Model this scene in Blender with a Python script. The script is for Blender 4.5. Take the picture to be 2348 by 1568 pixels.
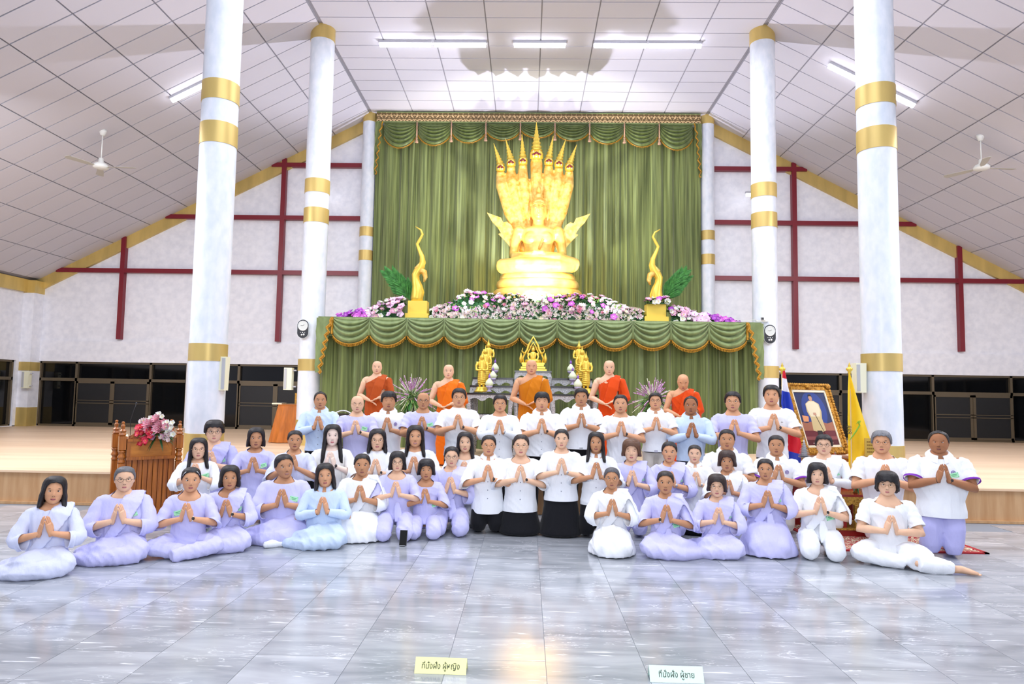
import bpy, bmesh, math, random
import numpy as np
from mathutils import Vector, Matrix, Euler, noise
from mathutils.bvhtree import BVHTree
PI = math.pi
for o in list(bpy.data.objects): bpy.data.objects.remove(o)
SC = bpy.context.scene
COL = SC.collection
R_ = random.Random(7)
F = 1565.0; CZ = 1.66; AX = 0.2; ZS = 0.46
# ---------------- camera ----------------
_Y = Vector((34, -114, -F)).normalized()
_U = Vector((0.0145, 1.0, 0.0)); _U = (_U - _Y * _U.dot(_Y)).normalized()
_X = _Y.cross(_U).normalized()
M3 = Matrix((_X, _Y, _U)).transposed()          # world -> camera
M3i = M3.transposed()
cam_d = bpy.data.cameras.new('camera'); cam = bpy.data.objects.new('camera', cam_d)
cam_d.sensor_width = 36; cam_d.lens = F * 36 / 2348; cam_d.clip_end = 200
cam.matrix_world = Matrix.Translation((0, 0, CZ)) @ M3i.to_4x4()
COL.objects.link(cam); SC.camera = cam
def ray(px, py): return M3i @ Vector((px - 1174, 784 - py, -F))
def at(px, py, Y):
    d = ray(px, py); t = Y / d.y
    return Vector((d.x * t, Y, CZ + d.z * t))
def on(px, py, z=0.0):
    d = ray(px, py); t = (z - CZ) / d.z
    return Vector((d.x * t, d.y * t, z))
def proj(p):
    c = M3 @ (Vector(p) - Vector((0, 0, CZ)))
    return (1174 + F * c.x / -c.z, 784 - F * c.y / -c.z) if c.z < -0.1 else (-9999, -9999)
# ---------------- world, lights, exposure ----------------
SC.view_settings.view_transform = 'Standard'; SC.view_settings.look = 'None'
SC.view_settings.exposure = 0.42; SC.view_settings.gamma = 1.0; SC.view_settings.use_curve_mapping = False
W = bpy.data.worlds.new('world'); SC.world = W; W.use_nodes = True
W.node_tree.nodes['Background'].inputs[0].default_value = (0.86, 0.88, 1.0, 1)
W.node_tree.nodes['Background'].inputs[1].default_value = 0.66
def light(name, kind, loc, target, energy, color=(1, 1, 1), size=1.0, size_y=None, spot=None, blend=0.3):
    d = bpy.data.lights.new(name, kind); d.energy = energy; d.color = color
    if kind == 'AREA':
        d.size = size
        if size_y: d.shape = 'RECTANGLE'; d.size_y = size_y
    else: d.shadow_soft_size = size
    if kind == 'SPOT': d.spot_size = spot; d.spot_blend = blend
    o = bpy.data.objects.new(name, d); COL.objects.link(o); o.location = loc
    o.rotation_euler = (Vector(target) - Vector(loc)).to_track_quat('-Z', 'Y').to_euler()
    return o
light('hall_fill', 'AREA', (AX, 4.0, 9.2), (AX, 4.0, 0), 470, (0.9, 0.93, 1), 8, 5)  # broad fill panel added under the ceiling, in place of unseen tube rows
light('hall_fill.001', 'AREA', (AX, 11.5, 9.3), (AX, 11.5, 0), 440, (0.9, 0.93, 1), 8, 4)  # second added ceiling fill panel, nearer the altar
light('side_fill', 'AREA', (-8.5, 9, 5.9), (-9.0, 11, 0), 380, (0.95, 0.95, 1), 3, 5)  # fill panel added below the left slope to brighten the side wall
light('side_fill.001', 'AREA', (8.9, 9, 5.9), (9.4, 11, 0), 380, (0.95, 0.95, 1), 3, 5)  # matching added fill panel below the right slope
light('front_fill', 'AREA', (0.1, -0.5, 3.2), (0.2, 12, 2.0), 150, (0.93, 0.95, 1), 2.2, 1.2)  # soft flash-like panel added above the camera as front fill for the people
light('bounced_flash', 'SPOT', (0.1, -0.8, 2.4), (0.2, 7.5, 9.6), 1000, (0.93, 0.92, 1), 0.4, spot=1.35, blend=0.8)
light('altar_spot', 'SPOT', (AX, 14.9, 3.75), (AX, 17.4, 5.6), 850, (1, 0.95, 0.78), 0.12, spot=1.5, blend=0.4)
light('altar_floodlight', 'SPOT', (AX - 1.9, 14.2, 3.4), (AX, 17.0, 7.5), 70, (0.84, 0.86, 1), 0.06, spot=1.9, blend=0.5)
light('altar_floodlight.001', 'SPOT', (AX + 1.9, 14.2, 3.4), (AX, 17.0, 7.5), 70, (0.84, 0.86, 1), 0.06, spot=1.9, blend=0.5)
light('statue_backlight', 'SPOT', (AX, 18.5, 3.45), (AX, 15.2, 9.6), 1250, (0.85, 0.84, 1), 0.05, spot=2.1, blend=0.35)
# ---------------- materials ----------------
def lin(c):
    if isinstance(c, str): c = [int(c[i:i + 2], 16) / 255 for i in (0, 2, 4)]
    return tuple(x / 12.92 if x <= 0.04045 else ((x + 0.055) / 1.055) ** 2.4 for x in c[:3]) + (1.0,)
MATS = {}
def mat(name, col, rough=0.6, metal=0.0, var=0.0, vs=4.0, vstretch=(1, 1, 1), bump=0.0, bs=30.0, bstretch=(1, 1, 1), spec=0.5,
        emit=0.0, col2=None, sheen=0.0, coat=0.0, sss=0.0, rnd=0.0, world=False, trans=0.0):
    if name in MATS: return MATS[name]
    m = bpy.data.materials.new(name); m.use_nodes = True; nt = m.node_tree; N = nt.nodes; L = nt.links
    b = N['Principled BSDF']; c = lin(col)
    b.inputs['Base Color'].default_value = c; b.inputs['Roughness'].default_value = rough
    b.inputs['Metallic'].default_value = metal; b.inputs['Specular IOR Level'].default_value = spec
    b.inputs['Sheen Weight'].default_value = sheen; b.inputs['Coat Weight'].default_value = coat
    b.inputs['Transmission Weight'].default_value = trans
    if sss: b.inputs['Subsurface Weight'].default_value = sss; b.inputs['Subsurface Scale'].default_value = 0.02
    if emit: b.inputs['Emission Color'].default_value = c; b.inputs['Emission Strength'].default_value = emit
    if var or bump or rnd:
        if world: src = N.new('ShaderNodeNewGeometry').outputs['Position']
        else: src = N.new('ShaderNodeTexCoord').outputs['Object']
        def nz(scale, st, detail=4):
            mp = N.new('ShaderNodeMapping'); mp.inputs['Scale'].default_value = st; L.new(src, mp.inputs[0])
            t = N.new('ShaderNodeTexNoise'); t.inputs['Scale'].default_value = scale; t.inputs['Detail'].default_value = detail
            L.new(mp.outputs[0], t.inputs[0]); return t
        if var or rnd:
            mx = N.new('ShaderNodeMix'); mx.data_type = 'RGBA'; c2 = lin(col2) if col2 else tuple(x * (1 - var) for x in c[:3]) + (1,)
            mx.inputs[6].default_value = c; mx.inputs[7].default_value = c2
            out = mx.outputs[2]
            if var:
                t = nz(vs, vstretch); rp = N.new('ShaderNodeMapRange'); rp.inputs[1].default_value = 0.35; rp.inputs[2].default_value = 0.68
                L.new(t.outputs[0], rp.inputs[0]); L.new(rp.outputs[0], mx.inputs[0])
            else: mx.inputs[0].default_value = 0
            if rnd:
                oi = N.new('ShaderNodeObjectInfo'); mr = N.new('ShaderNodeMapRange')
                mr.inputs[3].default_value = 1 - rnd; mr.inputs[4].default_value = 1 + rnd * 0.4
                L.new(oi.outputs['Random'], mr.inputs[0])
                hs = N.new('ShaderNodeHueSaturation'); L.new(mr.outputs[0], hs.inputs['Value']); L.new(out, hs.inputs['Color']); out = hs.outputs[0]
            L.new(out, b.inputs['Base Color'])
        if bump:
            t = nz(bs, bstretch, 3); bp = N.new('ShaderNodeBump'); bp.inputs['Strength'].default_value = bump; bp.inputs['Distance'].default_value = 0.02
            L.new(t.outputs[0], bp.inputs['Height']); L.new(bp.outputs[0], b.inputs['Normal'])
    MATS[name] = m; return m
# ---------------- mesh builder ----------------
def V(*a): return Vector(a)
class MB:
    def __init__(s): s.v = []; s.f = []; s.m = []; s.mats = []; s.cur = 0
    def use(s, m):
        if m not in s.mats: s.mats.append(m)
        s.cur = s.mats.index(m); return s
    def add(s, vs, fs):
        b = len(s.v); s.v += [tuple(v) for v in vs]
        for f in fs: s.f.append(tuple(b + i for i in f)); s.m.append(s.cur)
        return b
    def box(s, c, d, rz=0, bev=0, M=None):
        hx, hy, hz = d[0] / 2, d[1] / 2, d[2] / 2
        vs = [Vector((x * hx, y * hy, z * hz)) for z in (-1, 1) for y in (-1, 1) for x in (-1, 1)]
        Rm = Matrix.Rotation(rz, 3, 'Z') if M is None else M
        s.add([Vector(c) + Rm @ v for v in vs], [(0, 2, 3, 1), (4, 5, 7, 6), (0, 1, 5, 4), (2, 6, 7, 3), (0, 4, 6, 2), (1, 3, 7, 5)]); return s
    def b2(s, a, b): return s.box([(a[i] + b[i]) / 2 for i in range(3)], [abs(b[i] - a[i]) for i in range(3)])
    def grid(s, P, close_u=False, close_v=False, flip=False):
        nv = len(P); nu = len(P[0]); b = len(s.v)
        for r in P: s.v += [tuple(p) for p in r]
        for j in range(nv - (0 if close_v else 1)):
            for i in range(nu - (0 if close_u else 1)):
                j2 = (j + 1) % nv; i2 = (i + 1) % nu
                q = (b + j * nu + i, b + j * nu + i2, b + j2 * nu + i2, b + j2 * nu + i)
                s.f.append(q[::-1] if flip else q); s.m.append(s.cur)
        return s
    def tube(s, pts, rad, n=10, ref=None, cap=True, sq=2.0):
        """loft along pts; rad: list of r or (rx,ry); ref = direction the rx axis follows"""
        pts = [Vector(p) for p in pts]; k = len(pts)
        if not isinstance(rad, (list, tuple)): rad = [rad] * k
        T = [(pts[min(i + 1, k - 1)] - pts[max(i - 1, 0)]).normalized() for i in range(k)]
        u = Vector((1, 0, 0)) if ref is not None else (Vector((1, 0, 0)) if abs(T[0].x) < 0.9 else Vector((0, 1, 0)))
        rings = []
        for i in range(k):
            if ref is not None: u = Vector(ref[i]) if isinstance(ref, list) else Vector(ref)
            u = (u - T[i] * u.dot(T[i])); u = u.normalized() if u.length > 1e-6 else Vector((1, 0, 0))
            w = T[i].cross(u); r = rad[i]; rx, ry = r if isinstance(r, (list, tuple)) else (r, r)
            ring = []
            for a in range(n):
                t = 2 * PI * a / n; ca, sa = math.cos(t), math.sin(t)
                if sq != 2.0: ca = math.copysign(abs(ca) ** (2 / sq), ca); sa = math.copysign(abs(sa) ** (2 / sq), sa)
                ring.append(pts[i] + u * (rx * ca) + w * (ry * sa))
            rings.append(ring)
        b = len(s.v); s.grid(rings, close_u=True)
        if cap:
            s.f.append(tuple(b + a for a in range(n))[::-1]); s.m.append(s.cur)
            s.f.append(tuple(b + (k - 1) * n + a for a in range(n))); s.m.append(s.cur)
        return s
    def ell(s, c, r, n=12, m=8, rot=None):
        c = Vector(c); r = r if isinstance(r, (list, tuple)) else (r, r, r); rows = []
        for j in range(m + 1):
            p = PI * j / m; row = []
            for i in range(n):
                t = 2 * PI * i / n; v = Vector((r[0] * math.sin(p) * math.cos(t), r[1] * math.sin(p) * math.sin(t), -r[2] * math.cos(p)))
                row.append(c + (rot @ v if rot is not None else v))
            rows.append(row)
        return s.grid(rows, close_u=True)
    def lathe(s, prof, n=20, c=(0, 0, 0), sx=1, sy=1):
        rows = [[(c[0] + r * sx * math.cos(2 * PI * i / n), c[1] + r * sy * math.sin(2 * PI * i / n), c[2] + z) for i in range(n)] for r, z in prof]
        return s.grid(rows, close_u=True)
    def torus(s, c, R, r, n=24, m=6, M=None, sx=1, sy=1):
        c = Vector(c); rows = []
        for i in range(n):
            t = 2 * PI * i / n; row = []
            for j in range(m):
                p = 2 * PI * j / m; v = Vector(((R + r * math.cos(p)) * math.cos(t) * sx, (R + r * math.cos(p)) * math.sin(t) * sy, r * math.sin(p)))
                row.append(c + (M @ v if M is not None else v))
            rows.append(row)
        return s.grid(rows, close_u=True, close_v=True)
    def plate(s, outline, y0, y1, M=None):
        """outline: list of (x,z); extruded along y"""
        n = len(outline); f = (lambda v: M @ v) if M is not None else (lambda v: v)
        a = [f(Vector((x, y0, z))) for x, z in outline]; b = [f(Vector((x, y1, z))) for x, z in outline]
        s.add(a + b, [tuple(range(n)), tuple(range(2 * n - 1, n - 1, -1))] + [((i + 1) % n, i, n + i, n + (i + 1) % n) for i in range(n)]); return s
    def xf(s, M, start=0):
        for i in range(start, len(s.v)): s.v[i] = tuple(M @ Vector(s.v[i]))
        return s
    def mesh(s, name, smooth=False):
        me = bpy.data.meshes.new(name); me.from_pydata(s.v, [], s.f)
        for m in s.mats: me.materials.append(m)
        if len(s.mats) > 1: me.polygons.foreach_set('material_index', s.m)
        if smooth: me.polygons.foreach_set('use_smooth', [True] * len(s.f))
        me.update(); return me
    def obj(s, name, parent=None, loc=None, smooth=False, **tags):
        me = s.mesh(name, smooth); return link(name, me, parent, loc, **tags)
def link(name, data, parent=None, loc=None, **tags):
    o = bpy.data.objects.new(name, data); COL.objects.link(o)
    if parent is not None: o.parent = parent
    if loc is not None: o.location = loc
    for k, v in tags.items(): o[k] = v
    return o
def thing(name, label, cat, loc=(0, 0, 0), rz=0, group=None, **k):
    o = link(name, None, None, loc, label=label, category=cat, **k); o.rotation_euler = (0, 0, rz); o.empty_display_size = 0.1
    if group: o['group'] = group
    return o
def tag(o, label, cat, group=None):
    o['label'] = label; o['category'] = cat
    if group: o['group'] = group
    return o
def struct(o): o['kind'] = 'structure'; return o
def sm(o):      # smooth by angle: plain edge split is not needed, set sharp where steep
    me = o.data; bm = bmesh.new(); bm.from_mesh(me)
    for e in bm.edges:
        if len(e.link_faces) == 2 and e.calc_face_angle(0) > 0.7: e.smooth = False
    for f in bm.faces: f.smooth = True
    bm.to_mesh(me); bm.free(); return o
# ================= room =================
GOLD_BAND = mat('gold_paint', 'dcc074', 0.38, 0.35, var=0.25, vs=3, vstretch=(1, 1, 0.2), world=True)
WALLP = mat('pale_marbled_wallpaper', 'f1f3fa', 0.55, var=0.35, vs=7, col2='e4e7f0', bump=0.02, world=True)
MARBLE_COL = mat('pale_marbled_column', 'e8edf6', 0.35, var=0.3, vs=9, vstretch=(1, 1, 0.5), col2='d8e1ec', world=True)
def marble_mat():
    m = bpy.data.materials.new('grey_marble'); m.use_nodes = True; nt = m.node_tree; N = nt.nodes; L = nt.links; b = N['Principled BSDF']
    b.inputs['Roughness'].default_value = 0.13; b.inputs['Specular IOR Level'].default_value = 0.65
    g = N.new('ShaderNodeNewGeometry'); oi = N.new('ShaderNodeObjectInfo')
    mu = N.new('ShaderNodeVectorMath'); mu.operation = 'SCALE'; mu.inputs[0].default_value = (37, 91, 13); L.new(oi.outputs['Random'], mu.inputs['Scale'])
    ad = N.new('ShaderNodeVectorMath'); L.new(g.outputs['Position'], ad.inputs[0]); L.new(mu.outputs[0], ad.inputs[1])
    def nz(st, sc, det, dist=0):
        mp = N.new('ShaderNodeMapping'); mp.inputs['Scale'].default_value = st; L.new(ad.outputs[0], mp.inputs[0])
        t = N.new('ShaderNodeTexNoise'); t.inputs['Scale'].default_value = sc; t.inputs['Detail'].default_value = det; t.inputs['Distortion'].default_value = dist
        L.new(mp.outputs[0], t.inputs[0]); return t.outputs[0]
    def ramp(src, pts):
        r = N.new('ShaderNodeValToRGB'); L.new(src, r.inputs[0]); e = r.color_ramp.elements
        e[0].position, e[0].color = pts[0][0], lin(pts[0][1]); e[1].position, e[1].color = pts[-1][0], lin(pts[-1][1])
        for p, c in pts[1:-1]: k = e.new(p); k.color = lin(c)
        return r.outputs[0]
    base = ramp(nz((0.7, 3.2, 1), 1.6, 6, 0.6), [(0.3, '878c94'), (0.5, '9fa4ab'), (0.7, 'b4b8bf')])
    vein = ramp(nz((1.1, 6.5, 1), 2.1, 5, 1.4), [(0.485, '000000'), (0.5, 'ffffff'), (0.515, '000000')])
    gate = ramp(nz((1, 1.5, 1), 2.5, 2), [(0.5, '000000'), (0.62, 'ffffff')])
    v2 = ramp(nz((1.4, 14, 1), 2.4, 3, 0.3), [(0.66, '000000'), (0.72, 'ffffff')])
    mm = N.new('ShaderNodeMix'); mm.data_type = 'RGBA'; mm.blend_type = 'MULTIPLY'; mm.inputs[0].default_value = 1
    L.new(vein, mm.inputs[6]); L.new(gate, mm.inputs[7])
    a2 = N.new('ShaderNodeMix'); a2.data_type = 'RGBA'; a2.blend_type = 'LIGHTEN'; a2.inputs[0].default_value = 1
    L.new(mm.outputs[2], a2.inputs[6]); L.new(v2, a2.inputs[7])
    fin = N.new('ShaderNodeMix'); fin.data_type = 'RGBA'; L.new(a2.outputs[2], fin.inputs[0]); L.new(base, fin.inputs[6]); fin.inputs[7].default_value = lin('dfe3ea')
    hs = N.new('ShaderNodeHueSaturation'); mr = N.new('ShaderNodeMapRange'); mr.inputs[3].default_value = 0.93; mr.inputs[4].default_value = 1.05
    L.new(oi.outputs['Random'], mr.inputs[0]); L.new(mr.outputs[0], hs.inputs['Value']); L.new(fin.outputs[2], hs.inputs['Color']); L.new(hs.outputs[0], b.inputs['Base Color'])
    return m
MARBLE = marble_mat()
GROUT = mat('floor_joint', '7d838c', 0.6)
BACK = 19.5; XL, XR = AX - 14.65, AX + 14.65; XC = 4.85; ZR = 9.65; ZE = 4.62
floor = struct(MB().use(GROUT).b2((XL, -3, -0.2), (XR, 9.45, -0.004)).obj('floor'))
tm = MB().use(MARBLE).box((0, 0, -0.01), (0.5965, 0.8965, 0.02)).mesh('floor_tile')
rest = MB().use(MARBLE)
for i in range(-24, 24):
    for j in range(-5, 9):
        x = 0.14 + 0.6 * i + 0.3; y = 2.55 + 0.9 * j + (0.45 if i % 2 else 0)
        px, py = proj((x, y, 0))
        if y > 9.0: continue
        if -170 < px < 2520 and py < 1750: link('floor_tile', tm, floor, (x, y, 0))
        else: rest.box((x, y, -.01), (.5965, .8965, .02))
rest.obj('floor_tiles', floor, kind='stuff')
# raised stage
ST_TOP = mat('pale_peach_stage_floor', 'eccfae', 0.42, var=0.12, vs=1.2, vstretch=(0.2, 2.5, 1), col2='dcbb98', world=True)
ST_FR = mat('tan_stage_front', 'c9a277', 0.5, var=0.35, vs=5, vstretch=(2.5, 1, 0.3), col2='b88d60', world=True)
stg = struct(MB().use(ST_FR).b2((XL, 9.46, 0), (XR, 9.56, ZS - 0.02)).obj('stage_front_wall'))
struct(MB().use(ST_TOP).b2((XL, 9.43, ZS - 0.03), (XR, BACK, ZS)).obj('stage_floor'))
struct(MB().use(ST_FR).b2((XL, 9.42, 0), (XR, 9.46, 0.035)).obj('baseboard_stage'))
# back wall above windows, with low beam band and gable
WT = 2.32
m = MB().use(WALLP)
m.plate([(XL, WT), (XR, WT), (XR, ZE), (AX + XC, ZR + .02), (AX - XC, ZR + .02), (XL, ZE)], BACK, BACK + 0.2)
m.b2((XL, BACK - 0.03, WT), (AX - 4.7, BACK + .01, 2.93)); m.b2((AX + 4.7, BACK - 0.03, WT), (XR, BACK + .01, 2.93))
m.b2((AX - 5.2, BACK, ZS), (AX + 5.3, BACK + .2, WT)); struct(m.obj('wall_back'))
# ceiling : flat middle + two slopes, panels as pieces
CEIL_T = mat('white_ceiling_panel', 'cfced8', 0.75, rnd=0.02, bump=0.02, bs=60)
CEIL_G = mat('grey_ceiling_grid', '94939c', 0.6)
NEAR = -1.5
ceil = struct(MB().use(CEIL_G).b2((AX - XC, NEAR, ZR + .012), (AX + XC, BACK + .2, ZR + .1)).obj('ceiling'))
tile = MB().use(CEIL_T).box((0, 0, 0.004), (1.172, 0.574, 0.02)).mesh('ceiling_panel')
def ceil_panels(parent, org, du, n_u, first=0.0):
    # org: point at Y=0 on plane start; du: unit direction across
    ang = math.atan2(-du.z, du.x); w = 0; rest = MB().use(CEIL_T); Rq = Matrix.Rotation(ang, 3, 'Y')
    for i in range(n_u):
        for j in range(-3, 34):
            c = org + du * (1.2 * i + 0.6 + first) + Vector((0, BACK - 0.32 - 0.6 * j, 0))
            px, py = proj(c)
            if c.y < NEAR + .3: continue
            if j >= 0 and -190 < px < 2540 and -220 < py:
                o = link('ceiling_panel', tile, parent, c); o.rotation_euler = (0, ang, 0); w += 1
            elif j >= 0: rest.box(c + Rq @ V(0, 0, .004), (1.172, .574, .02), M=Rq)
    rest.obj('ceiling_panels', parent, kind='stuff'); return w
ceil_panels(ceil, Vector((AX - 4.8, 0, ZR)), Vector((1, 0, 0)), 8)
ceil_s = {}
for s in (-1, 1):
    A = Vector((AX + s * XC, 0, ZR)); B = Vector((AX + s * 14.65, 0, ZE)); d = (B - A).normalized(); nrm = Vector((s * -d.z, 0, s * d.x)) if s > 0 else Vector((d.z * 1, 0, -d.x))
    if nrm.z < 0: nrm = -nrm
    m = MB().use(CEIL_G); q = [A + nrm * .012, B + nrm * .012, B + nrm * .1, A + nrm * .1]
    vs = [p + Vector((0, y, 0)) for y in (NEAR, BACK + .2) for p in q]
    m.add(vs, [(0, 1, 2, 3), (7, 6, 5, 4), (0, 4, 5, 1), (1, 5, 6, 2), (2, 6, 7, 3), (3, 7, 4, 0)])
    c = struct(m.obj('ceiling_slope'))
    ceil_panels(c, A, d, 9, 0.02)
    # gold beam following gable on the back wall
    m = MB().use(GOLD_BAND); A2 = A + V(0, BACK - .09, 0); B2 = B + V(0, BACK - .09, 0)
    m.add([A2, B2, B2 - V(0, 0, .36), A2 - V(0, 0, .36), A2 + V(0, .12, 0), B2 + V(0, .12, 0), B2 + V(0, .12, -.36), A2 + V(0, .12, -.36)], [(0, 1, 2, 3), (7, 6, 5, 4), (3, 2, 6, 7), (0, 4, 5, 1)])
    struct(m.obj('trim_gable'))
    # side wall, with its window, gold beam
    X = XL if s < 0 else XR; sd = 'left' if s < 0 else 'right'
    m = MB().use(WALLP); X2 = X + s * .2
    m.b2((X, NEAR, WT), (X2, BACK + .2, ZE + .05)); m.b2((X, NEAR, 0), (X2, BACK + .2, ZS + .02)); m.b2((X, NEAR, ZS), (X2, 9.9, WT)); m.b2((X, 18.98, ZS), (X2, BACK + .2, WT))
    struct(m.obj('wall_' + sd))
    struct(MB().use(GOLD_BAND).b2((X - s * .1, NEAR, ZE - .34), (X, BACK, ZE + .02)).obj('trim_' + sd))
# dark red rails on the back wall
RED = mat('dark_red_rail', '7a1626', 0.35)
def roofz(X): return ZR - (abs(X - AX) - XC) * (ZR - ZE) / 9.8
for s in (-1, 1):
    t = MB().use(RED)
    for z in (8.1, 6.53, 4.92):
        xo = XC + (ZR - z - .06) / (ZR - ZE) * 9.8; xo = min(xo, 14.6)
        t.b2((AX + s * 4.75, BACK - .14, z), (AX + s * xo, BACK + .01, z + .125))
    for X in (7.38, 12.0):
        t.b2((AX + s * X - .065, BACK - .145, 2.98), (AX + s * X + .065, BACK + .01, roofz(AX + s * X) - .0))
    struct(t.obj('trim_rail'))
# windows
FR = mat('bronze_window_frame', '6b604e', 0.4, 0.4)
GL = mat('dark_night_glass', '0a0b0d', 0.06, 0, spec=0.35)
GL2 = mat('dark_mesh_screen', '1a1c1f', 0.45)
def window(n, P, ux, W_):
    """P lower-left corner, ux unit dir; W_ width; one fixed, sliding pair, one fixed, with transom"""
    w = link('window_%d' % n, None, None, P, kind='structure'); w.rotation_euler = (0, 0, math.atan2(ux.y, ux.x)); H = WT - ZS
    a = W_ * .25; zt = 1.30; fr = MB().use(FR); t = .055
    def bar(x0, z0, x1, z1, y=0): fr.b2((x0, -.04 + y, z0), (x1, .04 + y, z1))
    bar(0, 0, W_, t); bar(0, H - t, W_, H); bar(0, 0, t, H); bar(W_ - t, 0, W_, H)
    bar(0, zt, W_, zt + .085)
    for x in (a, 3 * a): bar(x - .035, 0, x + .035, H)
    fr.obj('window_frame', w)
    for k, x0 in enumerate((a, 2 * a)):
        f2 = MB().use(FR); y = -.01 - .03 * k
        for q in ((x0, t, x0 + .07, zt), (x0 + a - .07, t, x0 + a, zt), (x0, t, x0 + a, t + .06), (x0, zt - .06, x0 + a, zt), (x0, .66, x0 + a, .68), (x0, .74, x0 + a, .76)): f2.b2((q[0], y - .03, q[1]), (q[2], y, q[3]))
        sh = f2.obj('sash', w)
        MB().use(GL2).b2((x0 + .05, y - .012, t), (x0 + a - .05, y - .006, zt)).obj('screen', sh)
    for x0, x1, z0, z1 in ((0, a, 0, zt), (a, 3 * a, 0, zt), (3 * a, W_, 0, zt), (0, a, zt, H), (a, 3 * a, zt, H), (3 * a, W_, zt, H)):
        MB().use(GL).b2((x0 - .01, .045, z0 - .01), (x1 + .01, .055, z1 + .03)).obj('pane', w)
for n, x in enumerate((-14.15, -9.4, 5.6, 10.35)): window(n + 1, V(x, BACK + .06, ZS), V(1, 0, 0), 4.35)
window(5, V(XL - .08, 14.5, ZS), V(0, 1, 0), 4.45); window(6, V(XR + .08, 18.95, ZS), V(0, -1, 0), 4.45)
window(7, V(XL - .08, 10.0, ZS), V(0, 1, 0), 4.45); window(8, V(XR + .08, 14.45, ZS), V(0, -1, 0), 4.45)
struct(MB().use(WALLP).b2((-9.82, BACK - .02, ZS), (-9.38, BACK + .2, WT)).b2((9.93, BACK - .02, ZS), (10.37, BACK + .2, WT)).obj('wall_pier'))
# columns
def column(x, y, r, ztop, bands, label=None):
    c = struct(MB().use(MARBLE_COL).lathe([(0, 0), (r, 0), (r, ztop - ZS), (0, ztop - ZS)], 40).obj('column', None, (x, y, ZS)))
    sm(c)
    for z0, z1 in bands:
        b = MB().use(GOLD_BAND).lathe([(r, z0 - ZS), (r + .008, z0 - ZS), (r + .008, z1 - ZS), (r, z1 - ZS)], 40).obj('gold_band', c); sm(b)
    return c
BANDS = [(ZS, .99), (2.03, 2.28), (5.24, 5.56), (5.9, 6.2), (9.35, 9.66)]
COLS = []
for y, r in ((9.9, .26), (14.6, .26)):
    for s in (-1, 1): COLS.append(column(AX + s * (4.88 if y < 12 else 4.86), y, r, 9.66, BANDS))
for s in (-1, 1): column(AX + s * 4.88, BACK - .2, .2, 9.66, [(ZS, .99), (2.03, 2.28), (5.33, 5.62), (6.03, 6.3), (9.4, 9.66)])
for s in (-1, 1):
    X = AX + s * 14.5
    c = struct(MB().use(WALLP).b2((X - .16, BACK - .4, ZS), (X + .16, BACK + .05, ZE)).obj('wall_corner'))
    for z0, z1 in ((ZS, .99), (2.03, 2.28), (ZE - .36, ZE)): MB().use(GOLD_BAND).b2((X - .17, BACK - .41, z0), (X + .17, BACK, z1)).obj('gold_band', c)
# ================= people =================
HP = np.array([(.112, 0, -.002, .002), (.110, .022, -.030, .032), (.104, .038, -.052, .052), (.092, .055, -.070, .074), (.075, .067, -.082, .088), (.05, .0745, -.090, .097),
               (.02, .0775, -.0935, .100), (-.005, .077, -.093, .097), (-.025, .0755, -.091, .089), (-.048, .071, -.0895, .076), (-.068, .064, -.088, .062),
               (-.088, .053, -.0865, .046), (-.102, .040, -.081, .030), (-.112, .026, -.070, .018), (-.118, .006, -.040, .010)])[::-1]
HP[:, 1] *= 1.08
def hp(z): return [float(np.interp(z, HP[:, 0], HP[:, k])) for k in (1, 2, 3)]
SKINS = {'light': 'ebbf9f', 'mid': 'dca57f', 'tan': 'c8936e', 'dark': 'ab7553', 'pale': 'f5dccd'}
def skin(k): return mat('skin_' + k, SKINS[k], 0.55, var=0.12, vs=9, sss=0.06, spec=.25)
EYEW = mat('eye_white', 'cdc4bf', 0.4); IRIS = mat('dark_iris', '1c1210', 0.2)
def lips(k): return mat('lips_' + k, {'light': 'c9787a', 'mid': 'b5666a', 'tan': '9c5a55', 'dark': '7f4640', 'pale': 'cf6f78'}[k], 0.4)
def g2(x, z, x0, z0, sx, sz): return math.exp(-((x - x0) / sx) ** 2 - ((z - z0) / sz) ** 2)
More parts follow.
